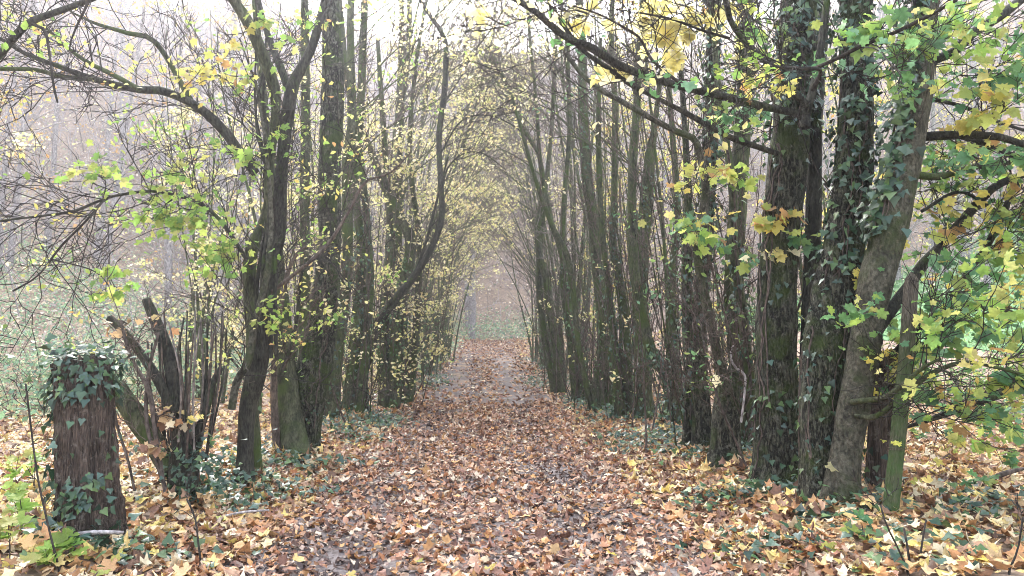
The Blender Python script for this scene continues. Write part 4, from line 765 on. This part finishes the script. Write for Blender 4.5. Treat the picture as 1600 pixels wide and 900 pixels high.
leaf_mass('lane_end_ivy', 'green ivy and brambles on the bank where the lane ends', 'leaf_bank', [(5000, (-9, 6), (56, 66), 1.2), (1500, (-5.5, -3.2), (28, 48), 0.5)], DIAM, (0.12, 0.24))

# ground ivy along the verges
b = Bag()
for (cx, cy, rx, ry, n) in ((330, 790, 0.55, 0.4, 160), (420, 770, 0.5, 0.3, 120), (150, 860, 0.6, 0.35, 200), (480, 735, 0.6, 0.4, 160), (600, 665, 0.45, 0.9, 260), (560, 660, 0.6, 1.0, 260), (545, 690, 0.5, 0.5, 120), (680, 600, 0.5, 2.2, 500), (1220, 775, 0.8, 0.35, 150), (1350, 800, 0.6, 0.3, 90), (1180, 860, 0.5, 0.35, 40), (1330, 850, 0.9, 0.35, 60), (1450, 880, 0.9, 0.3, 40), (1120, 790, 0.3, 0.25, 50), (1020, 690, 0.7, 0.9, 320), (960, 650, 0.5, 1.4, 320), (905, 630, 0.4, 1.6, 260), (1080, 712, 0.7, 0.6, 160), (840, 600, 0.4, 2.0, 300), (1550, 800, 0.6, 0.4, 90), (960, 690, 0.25, 0.3, 40)):
    d = ground_depth(cx, cy); c = P(cx, cy, d); x = c[0]+rng.normal(0, rx, n)*0.6; y = c[1]+rng.normal(0, ry, n)*0.6
    b.put(*scatter(IVY, np.stack([x, y, terr(x, y)+0.05+np.abs(rng.normal(0, 0.07, n))], 1), rng.normal(0, 0.4, (n, 3))+np.array([0, -0.2, 1]), rng.uniform(0.055, 0.10, n), 0.15))
for sg, n in ((-1, 1500), (1, 1700)):
    y = 7.5+30*rng.random(n)**1.4; u = sg*((2.95-0.033*y) if sg < 0 else (3.65-0.045*y))+rng.normal(sg*0.15, 0.28, n); k = np.sin(2.1*y+sg)+np.sin(0.9*y) > -0.4; y, u = y[k], u[k]; x = u+lane(y); n = len(x)
    b.put(*scatter(IVY, np.stack([x, y, terr(x, y)+0.05+np.abs(rng.normal(0, 0.10, n))], 1), rng.normal(0, 0.4, (n, 3))+np.array([0, -0.3, 1]), rng.uniform(0.05, 0.10, n), 0.15))
gb = Bag(); n = 9000; x = rng.uniform(15.6, 45, n); y = rng.uniform(15, 61, n); gb.put(*scatter(DIAM, np.stack([x, y, terr(x, y)+0.04], 1), rng.normal(0, 0.5, (n, 3))+np.array([0, -1, 0.4]), rng.uniform(0.12, 0.30, n), 0.2, np.tile([0, 0, 1.0], (n, 1))))
M['grass'] = leaf_mat('grass_blade', [(0.10, 0.22, 0.07), (0.15, 0.28, 0.10), (0.20, 0.30, 0.12), (0.30, 0.34, 0.16), (0.12, 0.24, 0.10)], 0.3)
add('grass', gb.mesh('grass', M['grass']), meadow, kind='stuff')
db = Bag()
for px, py, rr in ((484, 712, 0.26), (460, 720, 0.22), (383, 764, 0.16), (290, 784, 0.25), (1292, 790, 0.45), (1216, 768, 0.40), (1134, 732, 0.30), (1100, 706, 0.2), (142, 844, 0.32), (1385, 790, 0.28), (1165, 706, 0.25), (1052, 670, 0.2), (516, 663, 0.2), (548, 654, 0.2)):
    d = ground_depth(px, py); c = P(px, py, d); n = 70; th = rng.uniform(0, 6.28, n); q = rr+np.abs(rng.normal(0, 0.10, n)); x = c[0]+q*np.cos(th); y = c[1]+q*np.sin(th)
    db.put(*scatter(MAPLE, np.stack([x, y, terr(x, y)+0.10-0.35*(q-rr)+rng.random(n)*0.03], 1), np.stack([np.cos(th)*0.6, np.sin(th)*0.6, np.ones(n)], 1)+rng.normal(0, 0.35, (n, 3)), rng.uniform(0.07, 0.13, n), 0.7))
add('leaf_drift', db.mesh('leaf_drift', M['litter_verge']), ground, kind='stuff')
add('ground_ivy', b.mesh('ground_ivy', M['ivy']), ground, kind='stuff')

# green seedlings among the leaves on the right, low plants at the left edge
def seedling(label, px, py, h, n, mat, grp):
    t = ptree('seedling', label, px, py, 'plant', None, grp); st = t.base-np.array([0, 0, 0.02])
    A, R = grow(np.repeat(st[None], 2, 0), np.array([[0.1, 0, 1], [-0.15, 0.1, 1]]), h, 5, 0.1, 0.1, 0.004, 0.002)
    for q in range(2):
        bb = Bag(); bb.put(*tubes(A[q:q+1], R[q:q+1], 5)); add('stalk', bb.mesh('stalk', M['twig'], t.base), t.root)
    p, tt, q = along(A, n, 0.5, 1.0)
    for a, dr in zip(p[:n*2], tt): leaf_obj('leaf', random.choice(LEAF[mat]), t.root, a+rng.normal(0, 0.03, 3)-t.base, rng.normal(0, 0.3, 3)+np.array([0, -0.25, 1]), rng.normal(0, 1, 3)*np.array([1, 1, 0.2]), rng.uniform(0.09, 0.14))
for i, (px, py, h, n) in enumerate(sorted(((1440, 690, 0.25, 4), (1490, 705, 0.3, 5), (1545, 690, 0.25, 4), (1580, 745, 0.3, 5), (1350, 845, 0.14, 4), (1530, 770, 0.2, 4), (1470, 655, 0.3, 4), (1590, 670, 0.35, 5)), key=lambda q: q[0])):
    seedling('low green maple seedling among leaves around the green stake, %s from the left' % ORD[i], px, py, h, n, 'leaf_green', 'seedlings beside the stake')
for i, (px, py, h, n) in enumerate(((15, 880, 0.3, 5), (20, 790, 0.5, 6), (35, 830, 0.35, 5), (55, 770, 0.45, 5), (80, 890, 0.15, 4), (110, 880, 0.15, 4))):
    seedling('small lime green seedling below the ivy capped post, %s from the left edge' % ORD[i], px, py, h, n, 'leaf_lime', 'seedlings by the old post')
# thin bare stalks rising in the foreground
def stalk(label, px, py, tops, mat='twig_dark'):
    t = ptree('bare_stalk', label, px, py, 'stalk'); t.stem(px_line([(px, py, 4)]+[(a, b_, 3) for a, b_ in tops], t.d, 0.05, 0.03, sink=0.05), mat, 'stem', 6, 0, 0.08); t.twigs(5, (0.1, 0.3), 2, 0, 0.2, 0.05, 0.002); t.done('twig_dark')
stalk('dark bare stalk slanting in front of the green stake', 1420, 895, [(1400, 850), (1385, 820), (1376, 790)])
stalk('thin dark stalk upright right of the slanting stalk', 1422, 885, [(1417, 850), (1412, 825)])
stalk('thin upright stalk near the lower right corner', 1436, 880, [(1442, 840), (1447, 812)])
stalk('forked thin stalk at the lower right corner', 1575, 895, [(1590, 860), (1598, 810)])
stalk('tall thin stalk to the left of the old ivy capped post', 95, 900, [(75, 820), (58, 740), (45, 640), (40, 600)])
stalk('short thin stalk under the coppiced stool', 315, 890, [(310, 850), (305, 810), (292, 780)])
# tangle of bare bramble stems right of the stake
for k, (px, py) in enumerate(((1450, 625), (1480, 640), (1530, 650), (1555, 625), (1580, 640), (1610, 660))):
    t = ptree('bramble_bush', 'tangled low bramble bush in the thicket behind the green stake, %s from the left' % ORD[k], px, py, 'shrub', None, 'brambles behind the stake')
    n = 16; D = rng.normal(0, 0.6, (n, 3))+np.array([0, 0, 0.9]); A, R = grow(np.repeat(t.base[None], n, 0)+rng.normal(0, 0.25, (n, 3))*np.array([1, 1, 0]), D, rng.uniform(1.2, 2.6, n), 9, 0.14, -0.13, 0.007, 0.003)
    for q in range(n):
        bb = Bag(); bb.put(*tubes(A[q:q+1], R[q:q+1], 4)); add('stem', bb.mesh('stem', M['twig'], t.base), t.root)
    p, tt, q = along(A, 7, 0.2, 0.9); B, R2 = grow(p, side_dirs(tt, rng.uniform(0.5, 1.2, len(p)), 0), rng.uniform(0.2, 0.7, len(p)), 4, 0.2, 0, 0.003, 0.002); t.tw.put(*tubes(B, R2, 3)); t.tips.append(B[:, -1]); t.leaves(420, 'leaf_green', (0.05, 0.10), OVATE, 0.16); t.leaves(120, 'leaf_lime', (0.05, 0.09), OVATE, 0.16); t.done('twig')
# leafy bramble mounds on the left bank behind the post
for k, (px, py) in enumerate(((-20, 655), (30, 620), (75, 640), (120, 612), (175, 625), (215, 610), (255, 620))):
    t = ptree('bank_bramble', 'pale green bramble mound behind the ivy capped post, %s from the left' % ORD[k], px, py, 'shrub', None, 'bramble mounds on the left bank')
    n = 22; D = rng.normal(0, 0.7, (n, 3))+np.array([0, 0, 0.9]); A, R = grow(np.repeat(t.base[None], n, 0)+rng.normal(0, 0.4, (n, 3))*np.array([1, 1, 0]), D, rng.uniform(1.2, 3.0, n), 8, 0.14, -0.16, 0.008, 0.004)
    t.tw.put(*tubes(A, R, 4)); p, tt, q = along(A, 14, 0.1, 1.0); t.tips.append(p); t.leaves(1100, 'leaf_bank', (0.07, 0.13), OVATE, 0.12); t.done('twig')
# sticks on the ground
def stick(label, a, b_, wd, mat='twig_grey'):
    d0, d1 = ground_depth(*a), ground_depth(*b_); p = P(*a, d0); q = P(*b_, d0); p[2] += 0.05; q[2] = max(q[2], float(terr(q[0], q[1])))+0.05
    m = (p+q)/2+np.array([0, 0, 0.015]); r = wd/2/FPX*d0
    ln = stem_line(np.array([[*p, r], [*m, r*1.1], [*q, r*0.7]]), 0.05); V, F, cap = stem_tube(ln, 8); bb = Bag(); bb.put(V, F); bb.f.setdefault(3, []).append(cap)
    o = add('fallen_stick', bb.mesh('fallen_stick', M[mat], ln[0, :3]), None, tuple(ln[0, :3])); o['label'] = label; o['category'] = 'stick'
stick('pale straight stick lying against the foot of the old ivy capped post', (95, 850), (192, 843), 7)
stick('thin stick lying among leaves on the left verge', (340, 818), (420, 806), 4)
stick('dark stick lying on leaves at the right edge behind the stake', (1540, 760), (1600, 740), 7, 'twig')

# ------------------------------------------------------------------ haze
bx = np.array([(x, y, z) for x in (-195, 195) for y in (-45, 265) for z in (-1.2, 125)], float)
bf = np.array([(0, 1, 3, 2), (4, 6, 7, 5), (0, 4, 5, 1), (2, 3, 7, 6), (0, 2, 6, 4), (1, 5, 7, 3)])
m, t_, out = new_mat('haze'); pv = N_(t_, 'ShaderNodeVolumePrincipled'); pv.inputs['Color'].default_value = (0.90, 0.91, 1.0, 1); pv.inputs['Density'].default_value = 0.0017; pv.inputs['Anisotropy'].default_value = 0.6
t_.links.new(pv.outputs[0], out.inputs['Volume'])
hz = add('haze', mesh_np('haze', bx, bf, m, False)); hz['kind'] = 'stuff'; hz['label'] = 'thin pale autumn haze filling the wood'
print('TRIS', sum(len(o.data.polygons) for o in scene.objects if o.type == 'MESH'), 'OBJECTS', len(scene.objects))
